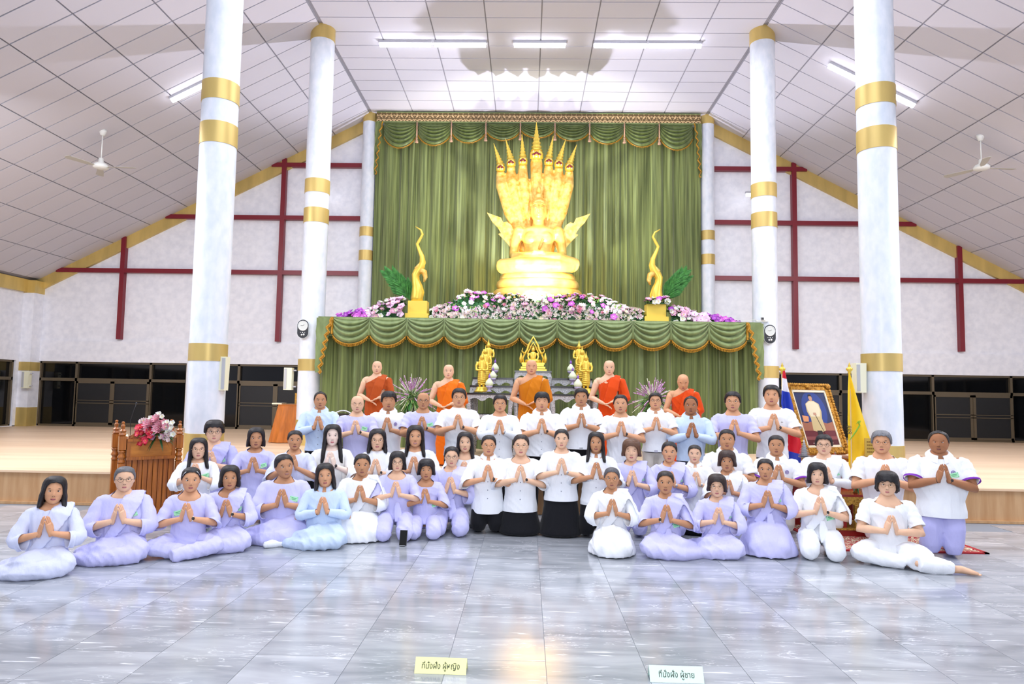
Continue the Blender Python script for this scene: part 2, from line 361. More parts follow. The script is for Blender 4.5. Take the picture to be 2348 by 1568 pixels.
def head(mb, M, sk, hairm, wid=1.0, smile=0.0, closed=False, ears=True, female=False):
    st = len(mb.v); mb.use(skin(sk)); n, m = 40, 34; rows = []
    for j in range(m + 1):
        u = j / m; z = .112 - .230 * (u - .09 * math.sin(2 * PI * u) * .6); hw, f, b = hp(z)
        if z < -.03: hw *= (.94 if female else 1.02)
        row = []
        for i in range(n):
            t = 2 * PI * i / n; th = t - .38 * math.sin(t); yc, hy = (f + b) / 2, (b - f) / 2
            x = hw * wid * math.sin(th); c = math.cos(th); y = yc - hy * c
            if c > 0:
                ax = abs(x); A = np.interp(z, [-.052, -.042, -.033, -.015, .008, .03], [0, .010, .0205, .014, .004, .001])
                y -= A * math.exp(-(x / (.0075 + .0055 * max(0, min(1, (.01 - z) / .04)))) ** 2)
                y += .008 * g2(ax, z, .031, .004, .015, .011) - .0025 * g2(ax, z, .03, .024, .02, .007)
                y -= .0045 * g2(x, z, 0, -.066, .022, .011) + .004 * g2(x, z, 0, -.1, .02, .012) - .003 * g2(x, z, 0, -.083, .018, .006)
                y -= (.002 + .005 * smile) * g2(ax, z, .043, -.032, .017, .015)
            row.append((x, y, z))
        rows.append(row)
    mb.grid(rows, close_u=True, flip=True)
    for s in (-1, 1):
        if ears: mb.ell((s * .079 * wid, .010, -.006), (.008, .017, .031), 8, 8)
        mb.ell((s * .0105, -.0945, -.0365), (.0062, .0075, .005), 8, 6)
        mb.use(IRIS).ell((s * .0065, -.1025, -.0405), (.0034, .004, .0022), 6, 4); mb.use(skin(sk))
        if not closed:
            mb.use(EYEW).ell((s * .0315, -.0745, .003), (.0145, .0095, .0055), 10, 6)
            mb.use(IRIS).ell((s * .0302, -.0785, .0030), (.0078, .0063, .0054), 8, 6)
        mb.use(IRIS)
        e = [(s * (.0165 + .0295 * k / 4), -.083 + .0065 * (k / 4) ** 2 * 2, (.0045 if not closed else .001) + (.0045 if not closed else -.002) * math.sin(PI * k / 4)) for k in range(5)]
        mb.tube(e, [.0012, .0022, .0026, .0024, .0014], 5)
        mb.use(hairm); e = [(s * (.011 + .040 * k / 4), -.0885 + .011 * (k / 4) ** 2, .0195 + .006 * math.sin(PI * (k + .6) / 5.4)) for k in range(5)]
        mb.tube(e, [(.0018, .003), (.0025, .0042), (.0025, .004), (.002, .003), (.001, .0014)], 5, ref=(0, 1, 0))
        mb.use(skin(sk))
    mb.use(lips(sk)); k5 = [-1, -.6, -.25, 0, .25, .6, 1]; W_ = .0215 + .004 * smile
    def yl(x): return -.0935 + x * x * 14
    mb.tube([(k * W_, yl(k * W_) + (.003 if abs(k) == 1 else 0), -.0635 + smile * .006 * k * k - (.001 if k == 0 else 0)) for k in k5], [.0008, .0028, .0035, .003, .0035, .0028, .0008], 6)
    mb.tube([(k * W_ * .95, yl(k * W_) + (.003 if abs(k) == 1 else .0005), -.0705 + smile * .007 * k * k) for k in k5], [.0008, .0032, .0042, .0045, .0042, .0032, .0008], 6)
    if smile > .7: mb.use(EYEW).tube([(k * W_ * .7, yl(k * W_ * .7) - .0022, -.067 + smile * .005 * k * k) for k in k5], [.0006, .0018, .0022, .0022, .0022, .0018, .0006], 6)
    else: mb.use(IRIS).tube([(k * W_ * .85, yl(k * W_ * .85) - .0028, -.067 + smile * .006 * k * k) for k in k5], .0007, 4)
    mb.xf(M, st)
HS = {  # hairline by azimuth from the front, thickness
    'short': ([(0, .072), (30, .068), (50, .05), (66, .015), (78, -.02), (88, -.015), (97, .02), (112, -.02), (130, -.055), (180, -.065)], .013, .006),
    'crop': ([(0, .078), (30, .072), (50, .055), (66, .02), (78, -.012), (88, -.012), (97, .022), (112, -.01), (130, -.05), (180, -.06)], .006, .004),
    'fringe': ([(0, .05), (30, .052), (48, .045), (66, .01), (78, -.02), (88, -.02), (97, .02), (112, -.02), (130, -.055), (180, -.065)], .017, .008),
    'receding': ([(0, .098), (25, .094), (42, .08), (58, .04), (72, -.0), (85, -.012), (97, .02), (112, -.02), (130, -.05), (180, -.06)], .006, .002),
    'horseshoe': ([(0, .1125), (50, .108), (64, .085), (74, .035), (88, .0), (97, .02), (112, -.01), (130, -.045), (180, -.055)], .002, 0),
    'tied': ([(0, .080), (25, .076), (45, .055), (60, .03), (74, -.0), (86, .0), (97, .02), (112, -.02), (135, -.05), (180, -.06)], .008, .004),
    'bob': ([(0, .080), (16, .076), (34, .060), (48, .03), (57, -.045), (64, -.088), (78, -.098), (180, -.105)], .017, .004),
    'fullbob': ([(0, .068), (16, .06), (34, .045), (46, .01), (55, -.055), (62, -.09), (78, -.1), (180, -.11)], .021, .004),
    'wavy': ([(0, .062), (20, .055), (36, .04), (50, .0), (62, -.045), (80, -.06), (180, -.075)], .022, .006),
    'shoulder': ([(0, .082), (16, .078), (34, .062), (48, .03), (57, -.05), (64, -.12), (78, -.145), (180, -.16)], .017, .004),
    'long': ([(0, .084), (16, .080), (34, .064), (47, .035), (56, -.05), (64, -.18), (78, -.22), (180, -.28)], .018, .004),
    'verylong': ([(0, .084), (16, .080), (34, .064), (45, .035), (54, -.06), (62, -.26), (78, -.30), (180, -.36)], .020, .004),
    'mop': ([(0, .045), (25, .036), (45, .024), (62, -.005), (78, -.045), (95, -.06), (130, -.09), (180, -.10)], .028, .010),
    'puffy': ([(0, .058), (30, .055), (50, .045), (66, .01), (78, -.02), (88, -.015), (97, .015), (112, -.02), (130, -.055), (180, -.065)], .026, .010),
}
def hair(mb, M, style, hm, rs, wid=1.0, bun=False, part=0):
    pts, th0, rough = HS[style]; st = len(mb.v); mb.use(hm); n, m = 56, 22; r = random.Random(rs); ph = r.uniform(0, 9)
    A = [p[0] for p in pts]; Z = [p[1] for p in pts]; rows = [[] for _ in range(m + 3)]; long_ = Z[-1] < -.14
    for i in range(n):
        t = 2 * PI * i / n; th = t; a = math.degrees(abs(math.atan2(math.sin(th), math.cos(th)))); sgn = 1 if math.sin(th) > 0 else -1
        ae = max(0, a + part * sgn * 9 * math.exp(-(a / 40) ** 2)); zb = float(np.interp(ae, A, Z)) + rough * math.sin(t * 13 + ph) * .5
        if zb > .105 and style == 'horseshoe': zb = .1105
        zt = .112 + th0
        if style == 'horseshoe': zt = .062; zb = min(zb, .055)
        tk = th0 * (1 + .25 * (1 if style in ('short', 'puffy', 'mop', 'fringe') and a < 60 else 0))
        for j in range(m + 3):
            u = min(1, j / m); z = zt - (zt - zb) * u ** 1.5
            zz = z * .112 / (.112 + th0); hw, f, b = hp(max(zz, -.0)); k = 1.0
            if zz < 0:
                q = min(1, -zz / .1); flare = (.10 if long_ else .04) if style not in ('short', 'crop', 'fringe', 'receding', 'horseshoe', 'tied', 'puffy') else -.0
                hw += flare * -zz; f = f + (.012 * q if a < 70 else 0); b = b + (-.035 * q if flare == 0 else -.01 * q)
                if flare == 0: hw -= .010 * q
            tt = tk if j > 0 or style == 'horseshoe' else 0
            if style in ('bob', 'fullbob', 'wavy', 'shoulder') and zz < 0: tt *= 1 + .35 * math.sin(min(1, -zz / .11) * PI * .8)
            s_ = 1 + (.016 + rough * 1.2) * math.sin(i * 2.9 + 2.5 * math.sin(z * 22 + ph)) * (0.2 + u) + rough * 2.5 * (r.random() - .5) * u
            if style == 'horseshoe': tt = .003 if ae > 74 else -.012
            if j == m: tt *= .8
            if j == m + 1: tt = -.006 if zb > -.06 else -.012; z += .006
            if j == m + 2: tt = -.02; z += .03
            yc, hy = (f + b) / 2, (b - f) / 2
            x = (hw * wid + tt) * math.sin(th) * s_; y = yc - (hy + tt) * math.cos(th) * s_
            if long_ and z < -.08:
                q = min(1, (-.08 - z) / .12); q = q * q * (3 - 2 * q)
                y += (-.075 if a < 88 else .035 * min(1, (a - 88) / 30)) * q
            if j == 0 and style != 'horseshoe': x *= .0; y = .0 + y * 0
            rows[j].append((x, y, z))
    mb.grid(rows, close_u=True, flip=True)
    if bun: mb.ell((0, .105, -.005 if bun is True else bun), (.036, .03, .034), 12, 8)
    mb.xf(M, st)
def ik(S, Wp, l1, l2, pole):
    d = Wp - S; L = min(d.length, (l1 + l2) * .995); d = d.normalized(); a = (l1 * l1 - l2 * l2 + L * L) / (2 * L); h = math.sqrt(max(0, l1 * l1 - a * a))
    p = Vector(pole); p = (p - d * p.dot(d)).normalized(); return S + d * a + p * h
def hand(mb, M, s, skm, curl=0.06):
    """s=+1: palm faces -x. fingers +z, thumb toward +y"""
    st = len(mb.v); mb.use(skm)
    mb.tube([(0, 0, -.025), (0, 0, 0), (0, 0, .03), (-.001 * s, 0, .06), (0, 0, .088), (0, 0, .1)], [(.019, .025), (.018, .027), (.016, .036), (.0145, .041), (.0125, .041), (.009, .038)], 12, ref=(1, 0, 0))
    for y, L, r, z0 in ((.030, .070, .0088, .086), (.0105, .079, .009, .09), (-.0095, .073, .0086, .088), (-.0285, .057, .0078, .08)):
        c = curl; p = [Vector((0, y, z0 - .02))]; d = Vector((0, y * .12, 1)).normalized()
        for k, fr in enumerate((.35, .30, .2, .15)):
            p.append(p[-1] + d * (L + .02) * fr); d = (d + Vector((-s * c, 0, 0))).normalized()
        mb.tube(p, [r, r * 1.0, r * .98, r * .86, r * .55], 8)
    mb.tube([(0, .024, .012), (-.003 * s, .040, .034), (-.006 * s, .049, .058), (-.008 * s, .050, .078), (-.008 * s, .049, .090)], [.0135, .0125, .0105, .0095, .006], 8)
    mb.xf(M, st)
CL = {'lav': 'cacaf6', 'lav2': 'bdbdf0', 'white': 'f0f4fa', 'cream': 'f2f2f0', 'blue': 'c9dcf6', 'black': '15161b', 'khaki': 'd6d0c6', 'grey': '6a6d78', 'wlav': 'd6dcf6',
      'rust': 'b4501f', 'orange': 'e67012', 'ochre': 'c9760f', 'vermilion': 'd94a10', 'jeans': '9fa8cc'}
def cloth_mat(k):
    dark = k == 'black'
    return mat('cloth_' + k, CL[k], 0.85, var=0.04, vs=6, bump=0.45 if not dark else .3, bs=9, bstretch=(2.2, 2.2, .8), spec=0.2, sheen=0.1)
JOBS = []
def cloth(name, parent, mb, voxel=.015, fold=.006, fdir=(1, 0, .25), fk=26, cuts=(), smooth=5, seed=0, after=None, lower=None):
    me = mb.mesh(name, True); o = link(name, me, parent)
    m = o.modifiers.new('r', 'REMESH'); m.mode = 'VOXEL'; m.voxel_size = voxel; m.use_smooth_shade = True
    m2 = o.modifiers.new('s', 'SMOOTH'); m2.factor = 0.5; m2.iterations = smooth
    JOBS.append((o, fold, fdir, fk, list(cuts), seed, after, list(mb.mats), lower)); return o
def run_jobs():
    dg = bpy.context.evaluated_depsgraph_get(); dg.update()
    res = [bpy.data.meshes.new_from_object(j[0].evaluated_get(dg)) for j in JOBS]
    for (o, fold, fdir, fk, cuts, seed, after, mats, lower), me in zip(JOBS, res):
        o.modifiers.clear(); old = o.data; o.data = me; bpy.data.meshes.remove(old); me.name = o.name
        n = len(me.vertices); P = np.empty(n * 3, 'f'); me.vertices.foreach_get('co', P); P = P.reshape(-1, 3)
        Nn = np.empty(n * 3, 'f'); me.vertex_normals.foreach_get('vector', Nn); Nn = Nn.reshape(-1, 3)
        if fold:
            rs = np.random.RandomState(seed + 3); f = np.zeros(n)
            for k in range(3):
                d = np.array(fdir) + rs.normal(0, .35, 3); d /= np.linalg.norm(d); e = rs.normal(0, 1, 3); e /= np.linalg.norm(e)
                w = 1 - np.abs(np.sin(P @ d * fk * (1 + .45 * k) + 1.6 * np.sin(P @ e * 9 + rs.uniform(0, 6)) + rs.uniform(0, 6)))
                f += (w ** 2.2 - .3) * (.6 ** k) * (.45 + .55 * np.sin(P @ rs.normal(0, 6, 3) + rs.uniform(0, 6)))
            if lower is not None: f *= np.clip((lower - P[:, 2]) / .15, .25, 1)
            P = P + Nn * (f * fold)[:, None]; me.vertices.foreach_set('co', P.astype('f').ravel())
        if cuts:
            bm = bmesh.new(); bm.from_mesh(me)
            for p, nn, rad in cuts:
                p = Vector(p); vs = bm.verts if rad is None else [v for v in bm.verts if (v.co - p).length < rad]
                vset = set(vs); ed = [e for e in bm.edges if e.verts[0] in vset and e.verts[1] in vset]; fc = [q for q in bm.faces if all(v in vset for v in q.verts)]
                bmesh.ops.bisect_plane(bm, geom=list(vs) + ed + fc, plane_co=p, plane_no=Vector(nn), clear_outer=True, dist=1e-5)
            bm.to_mesh(me); bm.free()
        me.materials.clear()
        for mt in mats: me.materials.append(mt)
        me.update()
        if after: after(o)
    JOBS.clear()
WATCH = mat('black_watch', '17181c', 0.3); SILV = mat('silver_metal', 'c8ccd2', 0.25, 0.9); WWATCH = mat('white_watch', 'e8e8ea', .4)
GLF = mat('dark_glasses_frame', '2a2526', 0.3); GLG = mat('gold_glasses_frame', '9c7a58', 0.25, 0.8); BADGE = mat('mint_badge_card', 'aeeec4', 0.5); BADGE2 = mat('badge_green_print', '4fae74', 0.6)
BUTTON = mat('grey_button', '8f96a5', .4); PURP = mat('purple_thread', '7a63b8', .7); LOGO_R = mat('violet_cuff', '7c2bb0', .7)
PEOPLE = []
def person(x, yt, yc, d, pose, hair_='short', hc='1a171c', sk='mid', top='white', sl='short', bot='white', fem=True, fat=1.0, ex='', label='', smile=.2, closed=False,
           hz=0.0, yaw=0.0, pitch=0.0, roll=0.0, rz=0.0, side=-1, hipx=0.0, part=0, neck='round', bun=False, hem=-.08, armw=1.0, based=False, wid=1.0, zs=0.0, group=None):
    ex = ex.split(); rs = int(x); rnd = random.Random(rs)
    off = {'seiza': .40, 'side': .34, 'cross': .38, 'kneel': .12, 'kneelskirt': .22, 'stand': 0, 'monk': 0}[pose]
    if based: d = on(x, d, 0).y + off
    pm = F / d; ztop = at(x, yt, d).z - zs; hh = (yc - yt) / pm
    s = max(.90, min(1.12, hh / .243))
    lo, hi = {'seiza': (.17, .33), 'side': (.10, .25), 'cross': (.10, .25), 'kneel': (.36, .55), 'kneelskirt': (.36, .55), 'stand': (.80, 1.05), 'monk': (.8, 1.05)}[pose]
    hip = ztop / s - .785; hip = max(lo, min(hi, hip)); s = ztop / (hip + .785)
    X = at(x, yt, d).x
    face = math.atan2(-X, d); yaw += math.degrees(face) * .3; rz += math.degrees(face) * (.72 if pose != 'monk' else .5)
    T = thing('person', label, 'person', (X, d, zs), math.radians(rz), group); T.scale = (s, s, s); PEOPLE.append(T)
    hm = mat('hair_' + hc, hc, 0.42, var=0.35, vs=12, vstretch=(6, 6, .6), bump=.25, bs=40, bstretch=(5, 5, .4), spec=.45)
    H = Vector((hipx, 0, hip)); skm = skin(sk)
    sw = (.168 if fem else .190) * (0.5 + .5 * fat); bd = 1.0 if fem else 1.08
    # ---- head
    NK = H + V(-hipx * .6, .012, .570); hs = max(.9, min(1.1, hh / .243 / s)); Mh = Matrix.Translation(NK) @ Euler((math.radians(-pitch), math.radians(roll), math.radians(yaw))).to_matrix().to_4x4() @ Matrix.Translation((0, -.014, .089)) @ Matrix.Scale(hs, 4)
    B = MB(); head(B, Mh, sk, hm if hair_ and hc not in ('7d7f86', '9a9ca4') else mat('brow_dark', '3a3030', .7), wid * (1.0 if not fem else .97), smile, closed, hair_ not in ('bob', 'fullbob', 'shoulder', 'long', 'verylong', 'wavy'), fem)
    B.use(skm)
    # neck + trunk in one loft
    nr = .050 if fem else .060; nr *= .6 + .4 * fat; tw = sw / .168
    Hn = Mh @ V(0, .022, -.045)
    B.tube([Hn, NK + V(0, .008, .0), H + V(-hipx * .5, .013, .522), H + V(-hipx * .45, .012, .497), H + V(-hipx * .4, .008, .468), H + V(-hipx * .3, 0, .41), H + V(-hipx * .2, 0, .28), H + V(0, 0, .15), H + V(0, 0, .03), H + V(0, 0, -.05)],
           [(nr, nr * 1.05), (nr, nr * 1.02), (nr * 1.5, nr * 1.2), (.116 * tw, .076), (.150 * tw, .086), (.162 * tw, .100 * bd), (.140 * tw * fat, .098 * fat), (.128 * tw * fat, .1 * fat), (.145 * fat, .105 * fat), (.14, .1)], 20, ref=(1, 0, 0))
    hx = -hipx * .4
    wz = hip + .365 + hz; arms = []
    for sg in (-1, 1):
        S = Vector((H.x + hx + sg * sw, .012, hip + .442))
        if pose == 'monk':
            Wp = Vector((H.x + sg * .085 - .02, -.19, hip + .115 + hz + .02 * sg)); E = ik(S, Wp, .285, .25, (sg * 1, .5, -.5))
            Mw = Matrix.Translation(Wp) @ Matrix.Rotation(-sg * 1.25, 4, 'Y') @ Matrix.Rotation(sg * -1.2, 4, 'Z')
            Rm = Vector((-sg * .9, -.1, -.45)).to_track_quat('Z', 'Y').to_matrix().to_4x4(); Mw = Matrix.Translation(Wp) @ Rm @ Matrix.Rotation((-PI / 2) if sg > 0 else PI / 2, 4, 'Z') @ Matrix.Rotation(PI * (sg < 0), 4, 'Z')
            hand(B, Mw, sg, skm, .22)
        else:
            Wp = Vector((H.x + hx + sg * .046, -.215 - .03 * (fat - 1), wz - .075)); E = ik(S, Wp, .265 * armw, .25 * armw, (sg * .9, -.02, -.8))
            hand(B, Matrix.Translation(Wp) @ Matrix.Rotation(math.radians(8), 4, 'X') @ Matrix.Rotation(-sg * math.radians(12.5), 4, 'Y') @ Matrix.Rotation(sg * math.radians(-24), 4, 'Z'), sg, skm)
        af = (.6 + .4 * fat) * (1 if fem else 1.12); mid = S.lerp(E, .5); fm = E.lerp(Wp, .35)
        B.use(skm).ell(S + V(-sg * .032, 0, -.012), (.074 * af, .058 * af, .062 * af), 16, 10)
        ed = (E - mid).normalized(); fd = (fm - E).normalized()
        B.tube([S, S.lerp(E, .25), mid, E - ed * .03, E + (ed - fd) * .006, E + fd * .035, fm, E.lerp(Wp, .75), Wp + (Wp - E).normalized() * .01],
               [.047 * af, .049 * af, .044 * af, .038 * af, .0385 * af, .039 * af, .036 * af, .027 * af, .0225 * af], 14)
        arms.append((S, E, Wp))
    # ---- legs
    bm_ = cloth_mat(bot) if bot in CL else None; G = MB().use(bm_); lc = []; kn = 0
    Lg = []
    if pose in ('stand', 'monk'):
        for sg in (-1, 1): Lg.append([H + V(sg * .09, 0, -.02), V(H.x + sg * .1, -.01, hip * .52), V(H.x + sg * .11, .02, .08)])
        G.ell(H + V(0, 0, .0), (.165 * fat, .118 * fat, .13), 16, 10)
        for l in Lg: G.tube(l[:2] + [l[2] - V(0, 0, .04)], [.092 * fat, .075, .07], 14)
    elif pose == 'kneel':
        for sg in (-1, 1): Lg.append([H + V(sg * .09, 0, -.03), V(H.x + sg * .10, -.03, .085), V(H.x + sg * .11, .42, .05)])
        G.ell(H + V(0, .01, .0), (.165 * fat, .125 * fat, .13), 16, 10)
        for l in Lg: G.tube([l[0], l[0].lerp(l[1], .5) + V(0, -.01, 0), l[1] + V(0, 0, .03), l[1] - V(0, 0, .05)], [.092 * fat, .094 * fat, .095, .065], 14); G.tube([l[1] + V(0, .03, 0), l[1].lerp(l[2], .6), l[2]], [.07, .06, .05], 12)
    elif pose == 'kneelskirt':
        for sg in (-1, 1): Lg.append([H + V(sg * .09, 0, -.03), V(H.x + sg * .1, -.05, .08), V(H.x + sg * .1, .42, .06)])
        G.tube([H + V(0, 0, .08), H + V(0, 0, -.05), V(H.x, .0, hip * .5), V(H.x, .02, .12), V(H.x, .02, .035), V(H.x, .02, .012)], [(.135 * fat, .11), (.175 * fat, .135), (.20 * fat, .155), (.222 * fat, .19), (.235 * fat, .2), (.2 * fat, .18)], 26, ref=(1, 0, 0))
        G.ell((H.x, .3, .1), (.19, .25, .09), 16, 10)
    elif pose == 'seiza':
        for sg in (-1, 1): Lg.append([H + V(sg * .09, .05, 0), V(H.x + sg * .125, -.34, .125), V(H.x + sg * .11, .12, .05)])
        G.ell(H + V(0, .06, .01), (.175 * fat, .14 * fat, .12), 16, 10)
        for sg, l in zip((-1, 1), Lg):
            G.tube([l[0], l[0].lerp(l[1], .5) + V(sg * .01, 0, .03), l[1] + V(0, .03, .0), l[1] + V(0, -.02, -.01)], [.105 * fat, .105 * fat, .102, .075], 16)
            G.ell(l[1] + V(0, .0, -.022), (.102, .09, .10), 14, 10); G.tube([l[1] + V(0, 0, -.05), (l[1].x, .0, .06), l[2]], [.07, .062, .05], 12)
        if 'skirt' in ex: G.tube([(H.x, .0, hip + .02), (H.x, -.08, hip * .75), (H.x, -.1, .12), (H.x, -.11, .05), (H.x, -.11, .012)], [(.2 * fat, .16), (.22 * fat, .25), (.25 * fat, .31), (.275 * fat, .34), (.28 * fat, .34)], 26, ref=(1, 0, 0))
    elif pose == 'side':
        q = side
        a = [H + V(q * .02, .05, -.01), V(H.x - q * .20, -.27, .105), V(H.x + q * .16, -.31, .06), V(H.x + q * .40, -.12, .04)]
        b = [H + V(-q * .08, .05, 0), V(H.x + q * .13, -.26, .14), V(H.x + q * .36, .02, .07)]
        Lg = [[a[0], a[1], a[2]], [b[0], b[1], b[2]]]
        G.ell(H + V(0, .05, 0), (.19 * fat, .15 * fat, .12), 16, 10)
        G.tube([a[0], a[0].lerp(a[1], .55) + V(0, 0, .05), a[1], a[1] + V(-q * .065, -.03, 0)], [.11 * fat, .115 * fat, .1, .055], 16)
        G.tube([a[1] + V(0, -.01, -.02), a[1].lerp(a[2], .5) + V(0, -.04, .0), a[2], a[3]], [.088, .088, .072, .055], 14)
        G.tube([b[0], b[0].lerp(b[1], .5) + V(0, 0, .04), b[1], b[1] + V(q * .05, -.03, 0)], [.11 * fat, .11, .09, .05], 14); G.tube([b[1], b[1].lerp(b[2], .6), b[2]], [.085, .07, .05], 12)
        G.tube([(H.x - q * .1, -.2, .1), (H.x + q * .1, -.22, .11), (H.x + q * .25, -.12, .08)], [.1, .1, .07], 12)
        if 'foot' in ex:
            B.use(skm).tube([a[3] + V(-q * .08, 0, 0), a[3] + V(q * .03, .0, -.0), a[3] + V(q * .10, -.03, -.005), a[3] + V(q * .17, -.05, -.012)], [(.035, .035), (.035, .032), (.042, .024), (.036, .014)], 10)
            for k in range(5): B.ell(a[3] + V(q * (.18 - .006 * abs(k - 1)), -.08 + .016 * k, -.012), (.014, .008, .009), 6, 5)
        if 'sock' in ex: Bs = MB().use(cloth_mat('white')).tube([a[3] + V(-q * .05, 0, 0), a[3] + V(q * .06, 0, .0), a[3] + V(q * .13, -.03, -.0), a[3] + V(q * .2, -.06, -.005), a[3] + V(q * .215, -.065, -.006)], [.042, .042, .045, .034, .012], 12); Bs.obj('sock', T, smooth=True)
    elif pose == 'cross':
        for sg in (-1, 1): Lg.append([H + V(sg * .09, .03, 0), V(H.x + sg * .30, -.22, .11), V(H.x - sg * .06, -.33 - .05 * sg, .065)])
        G.ell(H + V(0, .04, 0), (.17 * fat, .14 * fat, .115), 16, 10)
        for sg, l in zip((-1, 1), Lg):
            G.tube([l[0], l[0].lerp(l[1], .5) + V(0, 0, .02), l[1], l[1] + V(sg * .06, -.02, 0)], [.105 * fat, .1, .088, .05], 14)
            e = l[2] if not ('legout' in ex and sg > 0) else V(H.x + .46, -.30, .055)
            k1 = l[1] if not ('legout' in ex and sg > 0) else V(H.x + .20, -.36, .085)
            if 'legout' in ex and sg > 0: Lg[1] = [l[0], k1, e]; G.tube([l[0], l[0].lerp(k1, .5) + V(0, 0, .04), k1], [.1, .1, .085], 14)
            G.tube([k1, k1.lerp(e, .5) + V(0, -.01, .0), e, e + (e - k1).normalized() * .04], [.082, .08, .07, .066], 14)
            if 'legout' in ex and sg > 0:
                lc.append((e + (e - k1).normalized() * .03, (e - k1).normalized(), .14))
                fp = e + V(.02, .0, -.01); B.use(skm).tube([fp, fp + V(.09, .03, -.0), fp + V(.16, .02, -.012), fp + V(.22, .0, -.022)], [(.034, .034), (.036, .036), (.04, .026), (.036, .014)], 10)
                for k in range(5): B.ell(fp + V(.232 - .006 * abs(k - 1), -.03 + .015 * k, -.024), (.014, .008, .009), 6, 5)
    legs_mb = G
    for l in Lg: B.use(skm).tube([l[0], l[0].lerp(l[1], .5), l[1], l[1].lerp(l[2], .4), l[2]], ([.07, .06, .045, .042, .03] if pose in ('stand', 'monk') else [.06, .05, .036, .034, .026]), 10)
    # hidden or bare feet close every leg
    fk_ = 1 if pose in ('stand', 'monk', 'kneel', 'kneelskirt', 'seiza') else .05
    for l in Lg:
        dr = V(0, -1, 0) if pose in ('stand', 'monk') else (l[2] - l[1]).normalized() * fk_
        B.tube([l[2] - dr * .02, l[2] + dr * .04 + V(0, 0, -.02 if pose in ('stand', 'monk') else 0), l[2] + dr * .13 + V(0, 0, -.035 if pose in ('stand', 'monk') else -.01)], [.034, (.036, .03), (.03, .014)], 8)
    B.obj('body', T, smooth=True)
    # ---- hair
    if hair_:
        Hb = MB(); hair(Hb, Mh, hair_, hm, rs, wid * (1.0 if not fem else .97), bun, part); Hb.obj('hair', T, smooth=True)
        if 'clips' in ex:
            for sg in (-1, 1): MB().use(SILV).tube([Mh @ V(sg * .045, -.075, .085), Mh @ V(sg * .064, -.068, .068), Mh @ V(sg * .074, -.055, .045)], .004, 6).obj('hair_clip', T, smooth=True)
    # ---- top
    if pose == 'monk':
        G = MB().use(cloth_mat(top))
        tq = [(-.84, .20, .16), (-.6, .195, .155), (-.3, .19, .15), (-.1, .19, .145), (.05, .178, .14), (.2, .168, .14), (.33, .185, .138), (.42, .19, .118), (.465, .15, .10), (.50, .11, .085), (.53, .075, .072)]
        G.tube([H + V(0, .005, z) for z, _, _ in tq], [(a * fat, b_ * fat) for _, a, b_ in tq], 26, ref=(1, 0, 0))
        S, E, Wp = arms[1]; e2 = E.lerp(Wp, .35); G.tube([S + V(-.03, 0, .0), S, S.lerp(E, .5), E, e2, e2 + (Wp - E).normalized() * .03], [.06, .072, .078, .08, .07, .07], 16)
        G.tube([E + V(-.02, 0, .05), E + V(-.03, -.02, -.15), E + V(-.05, -.0, -.35)], [(.06, .06), (.05, .08), (.03, .07)], 12)
        fd = (Wp - E).normalized(); c = [(e2, fd, .13), (V(.035, 0, hip + .515), V(-.50, -.18, .86), .60), (H + V(0, 0, .525), V(0, -.3, 1), .2)]
        cloth('robe', T, G, .014, .012, (.75, 0, .55), 30, c, 4, rs)
        # folded outer cloth band over the left shoulder
        F_ = MB().use(cloth_mat(ex[0] if ex and ex[0] in CL else top))
        F_.tube([H + V(.11, .15, .25), H + V(.115, .11, .42), H + V(.11, .01, .525), H + V(.085, -.1, .455), H + V(.05, -.158, .33), H + V(0, -.172, .18), H + V(-.05, -.165, .05)],
                [(.016, .06), (.016, .075), (.018, .078), (.018, .085), (.016, .09), (.014, .085), (.012, .07)], 20, ref=[V(0, 1, 0), V(0, .9, .4), V(0, 0, 1), V(.2, -.7, .6), V(.1, -1, .2), V(-.1, -1, 0), V(-.2, -1, 0)])
        cloth('sash', T, F_, .012, .006, (.8, 0, .5), 40, (), 2, rs + 1); return T
    tm_ = cloth_mat(top); G = MB().use(tm_); tw2 = sw / .168; loose = 1.06 if 'loose' in ex else 1.0
    h0 = hem - .06 if pose in ('stand', 'kneel', 'kneelskirt') else -.04
    zt = [(.565, .062, .062, .016), (.54, .075, .068, .014), (.515, .104, .079, .013), (.49, .142 * tw2, .092, .010), (.455, .172 * tw2, .104, .006), (.40, .178 * tw2, .118 * bd, 0), (.30, .163 * tw2 * fat, .123 * fat, -.003), (.18, .156 * tw2 * fat, .122 * fat * bd, -.006), (.07, .168 * fat, .13 * fat, -.004), (-.04, .185 * fat, .138 * fat, 0), (-.2, .195 * fat, .145 * fat, 0), (-.45, .2 * fat, .15 * fat, 0)]
    if pose not in ('stand', 'kneel', 'kneelskirt'):
        zt = [q for q in zt if q[0] > -.02] + [(-.03, .2 * fat, .165 * fat, -.012)]
    else: zt = [q for q in zt if q[0] > h0] + [(h0, zt[-3][1], zt[-3][2], 0)]
    G.tube([H + V(-hipx * max(0, min(1, z / .5)) * .5, y, z) for z, a, b_, y in zt], [(a * loose, b_ * loose) for z, a, b_, y in zt], 26, ref=(1, 0, 0))
    cuts = []
    nn = {'round': (.520, .52), 'low': (.522, .85), 'high': (.538, .3), 'v': (.520, .80)}[neck]
    cuts.append((H + V(-hipx * .45, 0, nn[0] + .012), V(0, -nn[1], 1), .22)); cuts.append((H + V(-hipx * .45, .06, .552), V(0, -.2, 1), .2))
